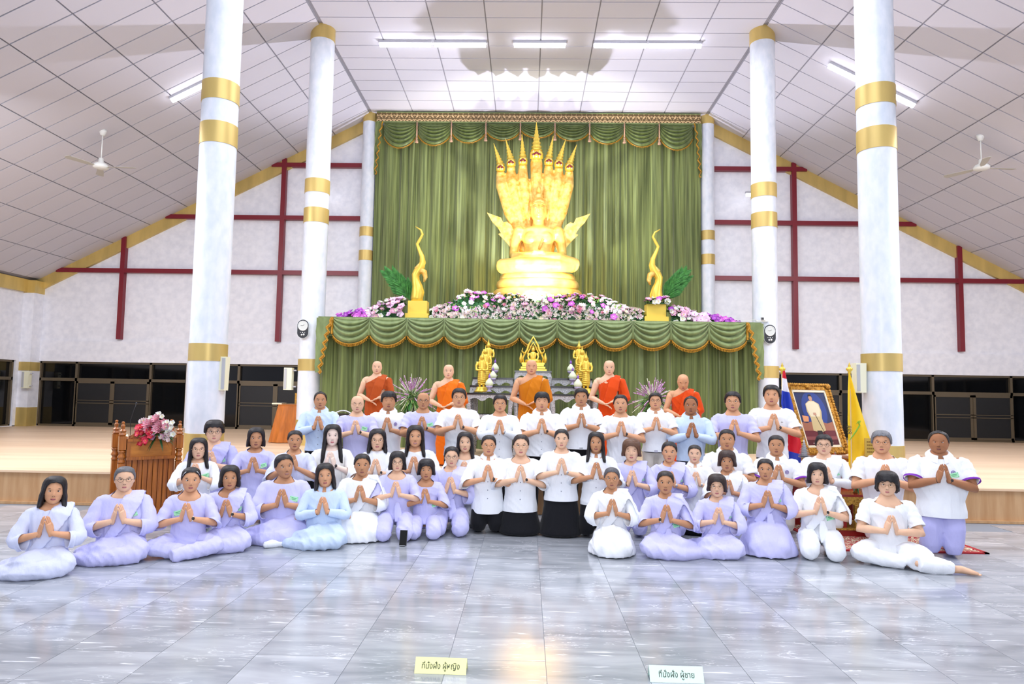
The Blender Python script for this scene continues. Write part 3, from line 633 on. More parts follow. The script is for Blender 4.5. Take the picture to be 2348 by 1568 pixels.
    for sg, (S, E, Wp) in zip((-1, 1), arms):
        fd = (Wp - E).normalized(); ud = (E - S).normalized(); a0 = S + V(-sg * .05, 0, .012)
        af = (.55 + .45 * fat) * (1 if fem else 1.1)
        if sl == 'short': e = S.lerp(E, .78); P_ = [a0, S, S.lerp(E, .5), e, e + ud * .03]; r = [.06 * af, .060 * af, .061 * af, .067 * af, .068 * af]; dn = ud
        elif sl == 'elbow': e = E + fd * .03; P_ = [a0, S, S.lerp(E, .5), E - ud * .02, e + V(0, 0, -.01), e + fd * .03]; r = [.06 * af, .061 * af, .063 * af, .071 * af, .076 * af, .078 * af]; dn = fd
        elif sl == 'wide': e = E.lerp(Wp, .42); P_ = [a0, S, S.lerp(E, .5), E + V(0, 0, -.005), E.lerp(Wp, .25) + V(0, 0, -.03), e + V(0, 0, -.035), e + fd * .03 + V(0, 0, -.04)]; r = [.06 * af, .062 * af, .065 * af, .070 * af, .074, .080, .082]; dn = fd
        else: e = E.lerp(Wp, .93); P_ = [a0, S, S.lerp(E, .5), E, E.lerp(Wp, .5), e, e + fd * .02]; r = [.06 * af, .060 * af, .056 * af, .054 * af, .046 * af, .038, .038]; dn = fd
        G.tube([a0, S, S.lerp(E, .25), S.lerp(E, .45)], [r[0], r[1] * .98, r[1] * .94, r[1] * .8], 14)
        P2 = [S + (E - S) * .04] + P_[2:-1] ; r2 = [r[1] * .99] + r[2:-1]; NN = 13; cum = [0]
        for i in range(1, len(P2)): cum.append(cum[-1] + (P2[i] - P2[i - 1]).length)
        ts = [cum[-1] * k / NN for k in range(NN + 1)]; Pi = []; Ri = []
        for t in ts:
            i = max(q for q in range(len(cum)) if cum[q] <= t + 1e-9); i = min(i, len(cum) - 2); q = (t - cum[i]) / (cum[i + 1] - cum[i])
            Pi.append(P2[i].lerp(P2[i + 1], q)); Ri.append(r2[i] + (r2[i + 1] - r2[i]) * q)
        Ps = [Pi[0]] + [Pi[k] * .5 + (Pi[k - 1] + Pi[k + 1]) * .25 for k in range(1, NN)] + [Pi[-1]]
        SM = MB().use(tm_).tube(Ps, Ri, 22, cap=False); base = len(SM.v); rr = random.Random(rs + sg)
        ph1, ph2 = rr.uniform(0, 6), rr.uniform(0, 6); amp = .0035 if sl == 'long' else .0055
        for k in range(NN + 1):
            for q in range(22):
                v = Vector(SM.v[k * 22 + q]); d_ = (v - Ps[k]); dn_ = d_.normalized()
                w = math.sin(q * 2 * PI / 22 * 3 + ph1 + k * .35) * (k / NN) + .8 * math.sin(k * 1.35 + 2 * math.sin(q * 2 * PI / 22 + ph2)) * (1 if k > 1 else .2)
                SM.v[k * 22 + q] = tuple(v + dn_ * w * amp)
        # turned-in hem gives the opening thickness
        last = [Vector(SM.v[NN * 22 + q]) for q in range(22)]; inner = [v.lerp(Ps[-1], .07) for v in last]; inner2 = [v - dn * .05 for v in inner]
        SM.grid([last, inner, inner2], close_u=True); SM.obj('sleeve', T, smooth=True)
        if 'violetcuff' in ex: MB().use(LOGO_R).tube([e - dn * .018, e + dn * .004], [.0745 * af] * 2, 18, cap=False).obj('sleeve_cuff', T, smooth=True)
    if pose in ('stand', 'kneel', 'kneelskirt'): cuts.append((H + V(0, 0, hem), V(0, 0, -1), None))
    def after(o, ex=ex, T=T, H=H, hip=hip, top=top):
        bv = BVHTree.FromPolygons([v.co[:] for v in o.data.vertices], [p.vertices[:] for p in o.data.polygons])
        def stick(x_, z_, w_, h_, mt, nm, tilt=0.0, dz=.004):
            l, nrm, _, _ = bv.ray_cast(Vector((H.x + x_, -1, hip + z_)), Vector((0, 1, 0)))
            if l is None: return None
            nrm = Vector((nrm.x * .6, -1, nrm.z * .5)).normalized(); q = (-nrm).to_track_quat('Y', 'Z').to_matrix() @ Matrix.Rotation(tilt, 3, 'Y')
            return l + nrm * dz, q
        if 'badge' in ex or 'badgel' in ex or 'badgelow' in ex:
            r = stick(.105 if 'badgel' not in ex else -.09, .335 if 'badgelow' not in ex else .22, 0, 0, None, '', -.25 * rnd.choice((-1, 1, 1)))
            if r:
                b = MB().use(BADGE).box(r[0], (.085, .004, .05), M=r[1]).obj('name_badge', T, label='mint green name badge')
                q = MB().use(BADGE2)
                for dx, dz, w_, h_ in ((0, .008, .05, .006), (0, -.006, .04, .004), (-.036, .018, .006, .006), (.036, .018, .006, .006), (.036, -.018, .006, .006), (-.036, -.018, .006, .006)):
                    q.box(r[0] + r[1] @ V(dx, -.003, dz), (w_, .002, h_), M=r[1])
                q.obj('badge_print', b)
        if 'crest' in ex:
            r = stick(.10, .36, 0, 0, None, '')
            if r:
                q = MB().use(PURP); Mq = r[1] @ Matrix.Rotation(PI / 2, 3, 'X')
                q.torus(r[0], .021, .0022, 20, 4, Mq); q.torus(r[0], .013, .0016, 16, 4, Mq); q.ell(r[0], (.007, .002, .007), 8, 5, r[1])
                for k in range(8): q.box(r[0] + r[1] @ V(.017 * math.cos(k * PI / 4), 0, .017 * math.sin(k * PI / 4)), (.003, .003, .003), M=r[1])
                q.obj('embroidered_crest', T, smooth=True, label='round violet embroidered crest')
        if 'smalllogo' in ex:
            r = stick(.10, .35, 0, 0, None, '')
            if r: MB().use(GLF).tube([r[0] + V(-.012, 0, 0), r[0] + V(-.004, -.002, .003), r[0] + V(.004, -.002, -.001), r[0] + V(.012, 0, .002)], [.0015, .003, .0025, .001], 6).obj('chest_motif', T, smooth=True)
        if 'buttons' in ex:
            for k in range(5 if pose != 'stand' else 6):
                z_ = .44 - .095 * k
                if z_ < hem + .02 or .25 < z_ < .42: continue
                r = stick(0, z_, 0, 0, None, '', dz=.002)
                if r: MB().use(BUTTON).ell(r[0], (.0065, .003, .0065), 8, 5, r[1]).obj('button', T, smooth=True)
    nm = 'shirt' if not fem else 'blouse'
    cloth(nm, T, G, .0135, .010 if 'stiff' not in ex else .006, (.9, .2, .45), 30, cuts, 5, rs, after)
    # ---- collars
    Nc = H + V(-hipx * .45, .012, .52)
    if 'collar' in ex:
        C = MB().use(tm_); rows = []; kk = nr / .052
        for j, (r_, z_) in enumerate(((.057, .0), (.059, .018), (.066, .021), (.081, .004), (.096, -.018))):
            row = []
            for k in range(29):
                a = math.radians(-166 + 332 * k / 28); fr = max(0, abs(a) / PI - .6) / .4; y = r_ * kk * math.cos(a)
                zz = .018 + min(.45, nn[1]) * y + z_ - (.028 * fr if j == 4 else .010 * fr if j == 3 else 0); row.append(Nc + V(r_ * kk * math.sin(a) * 1.05, y * 1.03 - .004, zz))
            rows.append(row)
        C.grid(rows); C.obj('collar', T, smooth=True); sd = T.children[-1]; q = sd.modifiers.new('t', 'SOLIDIFY'); q.thickness = .004
    if 'mandarin' in ex:
        C = MB().use(tm_); kk = nr / .052; rows = [[Nc + V((.055 + .004 * j) * kk * math.sin(a) * 1.04, (.055 + .004 * j) * kk * math.cos(a) - .002, .010 + .45 * .062 * math.cos(a) + .022 - .016 * j) for a in [math.radians(-172 + 344 * k / 24) for k in range(25)]] for j in range(3)]
        C.grid(rows); C.obj('collar', T, smooth=True); sd = T.children[-1]; q = sd.modifiers.new('t', 'SOLIDIFY'); q.thickness = .004
    # ---- bottom garment
    if bot in CL:
        nm = 'skirt' if 'skirt' in ex or pose == 'kneelskirt' else 'trousers'
        cloth(nm, T, legs_mb, .015, .014 if pose in ('side', 'cross', 'seiza') else .008, (.8, .5, .5) if pose in ('side', 'cross', 'seiza') else (1, .6, 0), 30, lc, 5 if nm == 'trousers' else 8, rs + 5)

    if 'belt' in ex:
        bz = hip + hem + .012
        MB().use(GLF).lathe([(.1, -.022), (1, -.022), (1.012, -.012), (1.012, .012), (1, .02), (.1, .02)], 28, (H.x, 0, bz), .168 * fat, .128 * fat).obj('belt', T, smooth=True)
        MB().use(SILV).box((H.x, -.128 * fat - .008, bz), (.045, .01, .03)).obj('buckle', T.children[-1])
    if 'shawl' in ex:
        S, E, Wp = arms[1]; G = MB().use(cloth_mat(top if 'shawlwhite' not in ex else 'white')); hx_ = -hipx * .5
        G.tube([H + V(hx_ + .10, .145 * fat, .22), H + V(hx_ + .11, .125, .40), H + V(hx_ + .115, .015, .535), H + V(hx_ + .09, -.115, .455), H + V(.045, -.152 * fat, .33), H + V(-.03, -.158 * fat, .2), H + V(-.115, -.135 * fat, .08)],
               [(.014, .05), (.014, .07), (.015, .085), (.015, .095), (.014, .075), (.013, .055), (.012, .045)], 20, ref=[V(0, 1, 0), V(0, .9, .4), V(0, 0, 1), V(.2, -.7, .6), V(.1, -1, .2), V(-.1, -1, 0), V(-.3, -1, 0)])
        if 'flap' in ex:    # stiff folded end standing over the shoulder and upper arm
            G.tube([H + V(hx_ + .09, 0, .52), S + V(.02, -.01, .045), S.lerp(E, .45) + V(.045, -.01, .02), E + V(.04, -.02, .03), E + V(.03, -.03, -.06)], [(.014, .085), (.014, .10), (.013, .105), (.012, .09), (.012, .05)], 20, ref=[V(.1, 0, 1), V(.5, 0, .9), V(1, -.1, .4), V(1, -.2, .1), V(1, -.2, 0)])
        cloth('shawl', T, G, .0115, .005, (.6, 0, .7), 34, (), 2, rs + 9)
    if 'tail' in ex:
        G = MB().use(cloth_mat(top)); G.tube([H + V(.02, -.165 * fat, .2), H + V(.03, -.18 * fat, .08), H + V(.045, -.2 * fat, -.03 if pose != 'kneel' else -.1)], [(.012, .03), (.014, .05), (.012, .055)], 16, ref=(0, -1, 0)); cloth('cloth_tail', T, G, .011, .005, (1, 0, 0), 60, (), 2, rs + 11)
    if 'glasses' in ex or 'goldglasses' in ex:
        g = MB().use(GLF if 'glasses' in ex else GLG); Rg = Matrix.Rotation(PI / 2, 3, 'X'); t_ = .0016 if 'glasses' in ex else .0013
        for sg in (-1, 1):
            g.torus((sg * .033, -.1015, .0), .0215, t_, 20, 5, Rg @ Matrix.Diagonal((1, .84, 1)))
            g.tube([(sg * .054, -.100, .004), (sg * .076 * wid, -.085, .006), (sg * .083 * wid, -.02, .004), (sg * .083 * wid, .01, .0)], t_, 4)
        g.tube([(-.012, -.1025, .003), (0, -.106, .006), (.012, -.1025, .003)], t_, 4); g.xf(Mh); g.obj('glasses', T, smooth=True)
    for w_, sg, mt in (('watch', 1, WATCH), ('wwatch', 1, WWATCH), ('swatch', 1, SILV), ('rwatch', -1, WWATCH), ('rband', -1, WATCH)):
        if w_ in ex:
            S, E, Wp = arms[0 if sg < 0 else 1]; ax = (Wp - E).normalized(); c = Wp - ax * .012; Mq = ax.to_track_quat('Z', 'Y').to_matrix()
            wm = MB().use(mt).torus(c, .0265, .0045, 18, 6, Mq)
            if w_ == 'rband': wm.obj('bracelet', T, smooth=True); continue
            out = Vector((sg * .55, -.8, .25)); out = (out - ax * out.dot(ax)).normalized()
            o_ = wm.obj('wristwatch', T, smooth=True); MB().use(GLF if mt != SILV else SILV).ell(c + out * .0275, (.017, .017, .006), 12, 6, out.to_track_quat('Z', 'Y').to_matrix()).obj('watch_face', o_, smooth=True)
    if 'pearlears' in ex:
        for sg in (-1, 1): MB().use(SILV).ell(Mh @ V(sg * .084, 0, -.04), .006, 8, 6).obj('earring', T, smooth=True)
    return T
# ================= altar, curtains, statues, flowers =================
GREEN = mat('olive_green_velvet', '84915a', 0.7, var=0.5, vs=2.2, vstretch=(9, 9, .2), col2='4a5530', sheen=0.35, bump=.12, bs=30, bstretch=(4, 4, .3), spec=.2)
GREEN2 = mat('sage_green_satin', '82945f', 0.45, var=0.2, vs=3, vstretch=(3, 3, 1), col2='6a7a48', sheen=0.3, spec=.4)
GREEN3 = mat('deep_green_satin', '6a7a40', 0.5, var=0.3, vs=3, vstretch=(3, 3, 1), col2='4c5c2c', sheen=0.3, spec=.4)
FRINGE = mat('gold_fringe', 'cf9c2c', 0.5, 0.25, var=.5, vs=60, col2='8a5a10')
def pleats(x0, x1, y, z0, z1, seed, amp=.045, n=None, step=.022, gather=None):
    n = int((x1 - x0) / step); r = random.Random(seed); ph = [r.uniform(0, 6.3) for _ in range(5)]; rows = []
    zz = [z0 + (z1 - z0) * k / 8 for k in range(9)]
    for z in zz:
        row = []; q = (z - z0) / (z1 - z0)
        for i in range(n + 1):
            x = x0 + (x1 - x0) * i / n
            u = x * 17 + 1.8 * math.sin(x * 2.3 + ph[0]) + 1.1 * math.sin(x * 5.1 + ph[1]) + .25 * math.sin(q * 3 + x * 4)
            w = math.copysign(abs(math.sin(u)) ** .75, math.sin(u)) + .35 * math.sin(u * 2.3 + ph[2])
            row.append((x, y + amp * (1.1 - .25 * q) * w * (.75 + .25 * math.sin(x * 3.3 + ph[3])), z))
        rows.append(row)
    return rows
# ---- tall back curtain
YC = BACK - .33; xa, xb = AX - 4.66, AX + 4.66
cur = thing('stage_curtain', 'tall pleated olive green curtain hanging behind the great golden statue', 'curtain', (0, 0, 0))
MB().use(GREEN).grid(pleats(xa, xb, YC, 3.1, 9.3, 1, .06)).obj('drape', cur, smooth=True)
def brocade():
    m = bpy.data.materials.new('brown_brocade'); m.use_nodes = True; nt = m.node_tree; N = nt.nodes; L = nt.links; b = N['Principled BSDF']; b.inputs['Roughness'].default_value = .7
    tc = N.new('ShaderNodeTexCoord'); mp = N.new('ShaderNodeMapping'); mp.inputs['Scale'].default_value = (3.4, 1, 3.4); L.new(tc.outputs['Object'], mp.inputs[0])
    sp = N.new('ShaderNodeSeparateXYZ'); L.new(mp.outputs[0], sp.inputs[0])
    def mth(op, a, c=None, v=None):
        n = N.new('ShaderNodeMath'); n.operation = op
        if isinstance(a, (int, float)): n.inputs[0].default_value = a
        else: L.new(a, n.inputs[0])
        if c is not None: L.new(c, n.inputs[1])
        if v is not None: n.inputs[1].default_value = v
        return n.outputs[0]
    pp = mth('PINGPONG', sp.outputs[0], v=.5); ax = mth('MULTIPLY', pp, v=2.0)
    s1 = mth('SINE', mth('MULTIPLY', mth('ADD', ax, mth('MULTIPLY', mth('SINE', mth('MULTIPLY', sp.outputs[2], v=9.)), v=.35)), v=9.4))
    s2 = mth('SINE', mth('ADD', mth('MULTIPLY', sp.outputs[2], v=14.), mth('MULTIPLY', s1, v=1.4)))
    r = N.new('ShaderNodeValToRGB'); L.new(mth('ADD', s2, mth('MULTIPLY', s1, v=.5)), r.inputs[0]); e = r.color_ramp.elements
    e[0].position = .25; e[0].color = lin('6b5736'); e[1].position = .4; e[1].color = lin('d9bb8c'); L.new(r.outputs[0], b.inputs[0]); return m
pel = thing('pelmet', 'brown and gold brocade pelmet board running above the green curtain', 'pelmet', (AX, YC - .16, 9.33))
MB().use(brocade()).b2((-4.62, -.03, 0), (4.62, .03, .25)).obj('board', pel)
MB().use(GREEN2).b2((-4.62, -.045, -.03), (4.62, .04, 0)).b2((-4.62, -.045, .25), (4.62, .04, .28)).obj('edging', pel)
def swag(x0, x1, y, ztop, drop, side, nf, mt, parent, seed, fr=.05, tail=.35):
    """draped swag between x0,x1: folds curve down. ztop height, drop depth; side = drop at ends"""
    n, m = 26, 40; rows = []; r = random.Random(seed); w = x1 - x0
    for j in range(m + 1):
        v = j / m; row = []
        for i in range(n + 1):
            u = i / n; s_ = 1 - (2 * u - 1) ** 2; s_ = s_ ** .8
            z = ztop - (v ** 2.6 * side * (1 - s_) + v * drop * s_)
            am = min(1, v * 3) * (.35 + .65 * s_)
            fold = abs(math.sin(PI * nf * v ** .85 + .3)) ** .7
            yy = y - .03 - .15 * fold * am * (1 - .3 * v) - .05 * s_ * v
            row.append((x0 + w * u, yy, z))
        rows.append(row)
    MB().use(mt).grid(rows).obj('swag', parent, smooth=True)
    f = MB().use(FRINGE); last = rows[-1]; f.tube([Vector(p) + V(0, -.012, 0) for p in last], fr * .28, 6)
    k = 0; L_ = 0
    for i in range(n):
        a, b = Vector(last[i]), Vector(last[i + 1]); c = max(1, int((b - a).length / (fr * .62)))
        for q in range(c):
            p = a.lerp(b, (q + .5) / c) + V(0, -.012, 0); f.tube([p, p - V(0, 0, fr)], [fr * .13, fr * .22], 4)
    f.obj('fringe', parent)
def cascade(x, y, ztop, L_, sgn, parent, mt, fr=.04, w=.22):
    n = 8; rows = []; f = MB().use(FRINGE); path = []
    for j in range(n + 1):
        q = j / n; zz = ztop - .0 - L_ * q
        rows.append([(x + sgn * w * (1 - u_ * (1 - .55 * q)) , y - .05 - .03 * math.sin(q * 30 + u_ * 9), zz) for u_ in (0, .25, .5, .75, 1)])
    MB().use(mt).grid(rows).obj('cascade', parent, smooth=True)
    e = []
    for j in range(0, 29):
        q = j / 28; xe = x + sgn * w * .55 * q * 1.1 + (.5 + .5 * math.sin(j * 1.57)) * sgn * .07 * min(1, q * 6); e.append(V(xe, y - .10, ztop - L_ * q))
    f.tube(e, fr * .35, 6)
    for i in range(28):
        for t in (.25, .75): p = e[i].lerp(e[i + 1], t); f.tube([p, p + V(-sgn * fr * .4, 0, -fr * .6)], [fr * .2, fr * .3], 4)
    f.obj('fringe', parent)
val = thing('curtain_valance', 'row of nine green swags with thin gold edging below the brocade pelmet', 'valance', (0, 0, 0))
xs = [AX - 4.43 + 8.86 * k / 9 for k in range(10)]
for k in range(9):
    c = abs(k - 4) / 4; swag(xs[k] + .03, xs[k + 1] - .03, YC - .12, 9.3, .45 + .32 * c, .22 + .20 * c, 7, GREEN3, val, k, .035)
TAS = mat('dusty_pink_tassel', 'c79f83', .7, var=.3, vs=40)
for k in range(1, 9):
    t = MB().use(TAS); c = abs(k - 4.5) / 4; zb = 8.98 - .14 * c; t.tube([(xs[k], YC - .24, 9.3), (xs[k], YC - .24, zb)], .02, 6)
    t.lathe([(0, .0), (.022, -.01), (.032, -.04), (.02, -.06), (.045, -.14), (.052, -.17), (0, -.17)], 10, (xs[k], YC - .24, zb)); t.obj('tassel', val, smooth=True)
for sg in (-1, 1): cascade(AX + sg * 4.43, YC - .16, 9.3, 1.55, sg, val, GREEN)
# ---- raised altar platform with draped front
YA = 14.25; AZ = 3.16; ax0, ax1 = AX - 4.62, AX + 4.66
alt = thing('altar_platform', 'long high altar platform behind the monks, its front wrapped in green cloth', 'altar', (0, 0, 0))
MB().use(GREEN2).b2((ax0 + .12, YA + .12, ZS), (ax1 - .12, YC - .3, AZ)).obj('platform_body', alt)
MB().use(GREEN2).b2((ax0, YA - .02, AZ - .02), (ax1, YA + .07, AZ + .015)).b2((ax0 + .12, YA + .07, AZ - .02), (ax1 - .12, YC - .3, AZ + .012)).obj('top_edge', alt)
skt = thing('altar_skirt', 'pleated green curtain covering the front of the altar platform', 'curtain', (0, 0, 0))
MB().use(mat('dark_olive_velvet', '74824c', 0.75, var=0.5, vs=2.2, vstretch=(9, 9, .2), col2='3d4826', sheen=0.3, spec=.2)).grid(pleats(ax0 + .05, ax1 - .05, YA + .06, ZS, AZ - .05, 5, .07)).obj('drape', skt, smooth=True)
sv = thing('altar_swags', 'row of green swags with gold tasselled fringe along the altar top', 'valance', (0, 0, 0))
M_ = 11; e = [ax0 + .32 + (ax1 - ax0 - .64) * k / M_ for k in range(M_ + 1)]
for k in range(M_): swag(e[k] + .012, e[k + 1] - .012, YA - .02, AZ, .57 + (.02 if k % 2 else 0), .38, 5, GREEN2, sv, 20 + k, .055)
for k in range(M_ + 1):
    if k in (0, M_): continue
    MB().use(GREEN2).tube([(e[k] - .0, YA - .04, AZ), (e[k], YA - .06, AZ - .18), (e[k], YA - .07, AZ - .38)], [(.02, .03), (.028, .04), (.045, .05)], 10).obj('gather', sv, smooth=True)
for sg, xx in ((-1, ax0 + .32), (1, ax1 - .32)):
    MB().use(GREEN2).grid([[(xx, YA - .05, z), (xx + sg * .15, YA - .06, z), (xx + sg * .31, YA - .02, z), (xx + sg * .33, YA + .3, z)] for z in (AZ, AZ - .4)]).obj('end_panel', sv, smooth=True)
    cascade(xx, YA - .05, AZ - .02, 1.15, sg, sv, GREEN2, .06, .33)
    f = MB().use(FRINGE).tube([(xx, YA - .09, AZ), (xx, YA - .1, AZ - .36)], .028, 6); f.obj('fringe', sv)
# ---- great golden statue under the seven-headed serpent hood
GOLD = mat('polished_gold', 'f8d67c', 0.36, 0.35, var=.2, vs=4, col2='f0be55')
GOLDR = mat('carved_gold', 'f4d27a', 0.42, 0.35, bump=.45, bs=22, var=.35, vs=9, col2='dca13a')
GOLDS = mat('bright_leaf_gold', 'f0cf56', 0.33, 0.5)
REDM = mat('red_mouth', '6e0c1e', .4)
bd_ = thing('buddha_statue', 'great golden seated figure in meditation backed by a seven-headed serpent hood', 'statue', (AX + .03, 16.9, AZ))
def gq(mb, name, vox=.03, parent=bd_, mt=GOLD, s_=3, fold=0):
    o = cloth(name, parent, mb, vox, fold, (1, 0, .4), 30, (), s_, 3); return o
# sizes from picture: scale at Y 16.9
# coils
for k, (rx, z) in enumerate(((1.24, .12), (1.22, .38), (1.17, .64), (1.12, .88), (1.04, 1.12), (.96, 1.27))):
    m = MB().use(GOLD); m.torus((0, 0, z + .02), rx - .14, .135, 48, 12, None, 1, .62); m.ell((0, 0, z + .02), (rx - .2, (rx - .2) * .6, .1), 24, 8); m.obj('serpent_coil', bd_, smooth=True)
b = MB().use(GOLD)  # legs, torso, arms, head -> one body
zl = 1.42
b.tube([(-.78, -.10, zl + .14), (-.9, -.25, zl + .14), (-.5, -.5, zl + .13), (0, -.58, zl + .12), (.5, -.52, zl + .13), (.84, -.32, zl + .14)], [.14, .17, .17, .16, .15, .13], 16)
b.tube([(.82, -.10, zl + .16), (.9, -.25, zl + .18), (.5, -.46, zl + .26), (0, -.46, zl + .27), (-.45, -.45, zl + .25), (-.72, -.4, zl + .22)], [.14, .17, .16, .13, .11, .07], 16)
b.ell((0, -.05, zl + .2), (.6, .42, .25), 20, 10)
b.tube([(0, 0, zl + .1), (0, .0, zl + .35), (0, 0, zl + .6), (0, .0, zl + .85), (0, .02, zl + 1.02), (0, .03, zl + 1.12), (0, .02, zl + 1.28)], [(.42, .3), (.36, .26), (.33, .23), (.43, .25), (.44, .22), (.16, .15), (.13, .13)], 22, ref=(1, 0, 0))
for s in (-1, 1):
    b.ell((s * .17, -.15, zl + .82), (.19, .12, .15), 14, 8); b.ell((s * .49, .02, zl + .98), (.155, .15, .15), 14, 10)
    b.tube([(s * .50, .02, zl + 1.0), (s * .58, .03, zl + .72), (s * .61, .0, zl + .45), (s * .57, -.2, zl + .36), (s * .3, -.42, zl + .36), (0, -.5, zl + .40)], [.135, .125, .115, .115, .09, .06], 14)
    b.tube([(s * .14, -.5, zl + .42), (-s * .12, -.55, zl + .44)], [(.07, .05), (.04, .03)], 10)
b.ell((0, -.02, zl + 1.47), (.215, .235, .275), 20, 14); b.ell((0, -.19, zl + 1.4), (.14, .1, .16), 12, 8)
MZ = Matrix.Translation((0, 0, zl)) @ Matrix.Diagonal((1, 1, 1.1, 1)) @ Matrix.Translation((0, 0, -zl)); b.xf(MZ); gq(b, 'body', .022)
h = MB().use(GOLD); zh = zl + 1.46
h.tube([(0, -.25, zh + .09), (0, -.285, zh - .0), (0, -.31, zh - .06), (0, -.27, zh - .08)], [.015, .02, .034, .03], 8)
h.tube([(-.075, -.24, zh - .145), (0, -.275, zh - .135), (.075, -.24, zh - .145)], [.01, .022, .01], 8)
h.ell((0, -.255, zh - .165), (.045, .02, .015), 8, 6)
for s in (-1, 1):
    h.tube([(s * .035, -.255, zh + .035), (s * .09, -.25, zh + .022), (s * .15, -.205, zh + .04)], [.006, .018, .006], 6)
    h.tube([(s * .02, -.26, zh + .10), (s * .09, -.25, zh + .13), (s * .16, -.20, zh + .095)], .012, 6)
    h.tube([(s * .225, -.0, zh + .05), (s * .245, -.01, zh - .06), (s * .23, -.02, zh - .21)], [(.02, .05), (.02, .05), (.015, .03)], 8)
h.xf(MZ); h.obj('face', bd_, smooth=True)
hr = MB().use(GOLDR); hr.ell((0, .03, zh + .15), (.235, .23, .19), 20, 10); hr.ell((0, .04, zh + .33), (.12, .12, .12), 14, 8); hr.lathe([(.06, 0), (.07, .05), (.04, .12), (.0, .24)], 12, (0, .04, zh + .42)); hr.xf(MZ); hr.obj('hair_curls', bd_, smooth=True)
# sash edge over the left shoulder and belly medallion
MB().use(GOLDR).tube([(.2, -.14, zl + 1.06), (.12, -.25, zl + .85), (.02, -.27, zl + .6)], [(.012, .035)] * 3, 8, ref=(0, -1, 0)).obj('robe_sash', bd_, smooth=True)
# hood: seven necks fanned
hood = MB().use(GOLDR)
hp_ = []
zb = zl + .8
def uv(px, py): p = at(px, py, 17.25); return p - Vector(bd_.location)
heads = [(1148, 385, 1133, 333), (1172, 374, 1160, 322), (1199, 370, 1197, 312), (1230, 355, 1230, 285), (1258, 371, 1268, 316), (1281, 376, 1296, 324), (1305, 384, 1321, 336)]
for k, (hx_, hy_, tx, ty) in enumerate(heads):
    H_ = uv(hx_, hy_ + 10); base = V((k - 3) * .08, .25, 1.6); mid = V(H_.x * .74, .25, zb + (H_.z - zb) * .45)
    big = 1.35 if k == 3 else 1
    hood.tube([base, V(H_.x * .45, .28, zb + (H_.z - zb) * .12), mid, V(H_.x * .97, .22, zb + (H_.z - zb) * .8), H_ + V(0, -.02, -.12), H_ + V(0, -.1, 0)], [(.10, .1), (.13, .12), (.165, .13), (.145, .13), (.12 * big, .11), (.10 * big, .10)], 16, ref=(1, 0, 0))
gq(hood, 'serpent_hood', .024, mt=GOLDR, s_=1)
MB().use(GOLDR).plate([(-.35, 1.7), (.35, 1.7), (.6, 3.2), (.68, 3.95), (-.68, 3.95), (-.6, 3.2)], .27, .33).obj('hood_back', bd_)
for k, (hx_, hy_, tx, ty) in enumerate(heads):
    H_ = uv(hx_, hy_ + 4); T_ = uv(tx, ty); big = 1.45 if k == 3 else 1; d_ = (T_ - H_)
    q = MB().use(GOLDS); q.tube([H_ + V(0, -.08, -.06 * big), H_ + V(0, -.12, .03), H_ + V(0, -.1, .1 * big)], [(.115 * big, .12), (.12 * big, .13), (.08 * big, .09)], 12, ref=(1, 0, 0))
    st = H_ + V(0, -.08, .08 * big); n_ = 7
    pr = []; rad = []
    for i in range(n_ + 1):
        u = i / n_; pr += [st.lerp(T_ + V(0, -.05, 0), u), st.lerp(T_ + V(0, -.05, 0), u + .06)]; r0 = .085 * big * (1 - u) ** 1.1 + .008; rad += [r0 * 1.25, r0 * .78]
    q.tube(pr, rad, 10); hd_ = q.obj('serpent_head', bd_, smooth=True)
    mo = MB().use(REDM); mo.tube([H_ + V(-.075 * big, -.21, -.025), H_ + V(0, -.26, .01), H_ + V(.075 * big, -.21, -.025)], [(.02, .02), (.035, .04), (.02, .02)], 8, ref=(0, 0, 1)); mo.obj('open_mouth', hd_, smooth=True)
    ew = MB().use(mat('white_fang', 'f6e8ea', .4))
    for s in (-1, 1): ew.tube([H_ + V(s * .06 * big, -.23, -.03), H_ + V(s * .05 * big, -.25, -.085 * big)], [.014, .004], 6); ew.ell(H_ + V(s * .055 * big, -.225, .045 * big), .010 * big, 6, 5)
    ew.obj('fangs', hd_, smooth=True)
for s in (-1, 1):
    out = [(.44, 1.55), (.50, 1.35), (.62, 1.15), (.74, 1.28), (.98, 1.55), (1.16, 1.72), (1.08, 1.74), (1.20, 1.93), (1.36, 2.08), (1.52, 2.34), (1.30, 2.26), (1.10, 2.20), (1.02, 2.05), (.92, 2.08), (.78, 1.98), (.70, 1.82), (.63, 1.86), (.58, 1.72)]
    out = [(s * (x * .84 + .03), z * .88 + .95) for x, z in out]
    if s < 0: out = out[::-1]
    MB().use(GOLDR).plate(out, .08, .16).obj('flame_wing', bd_)
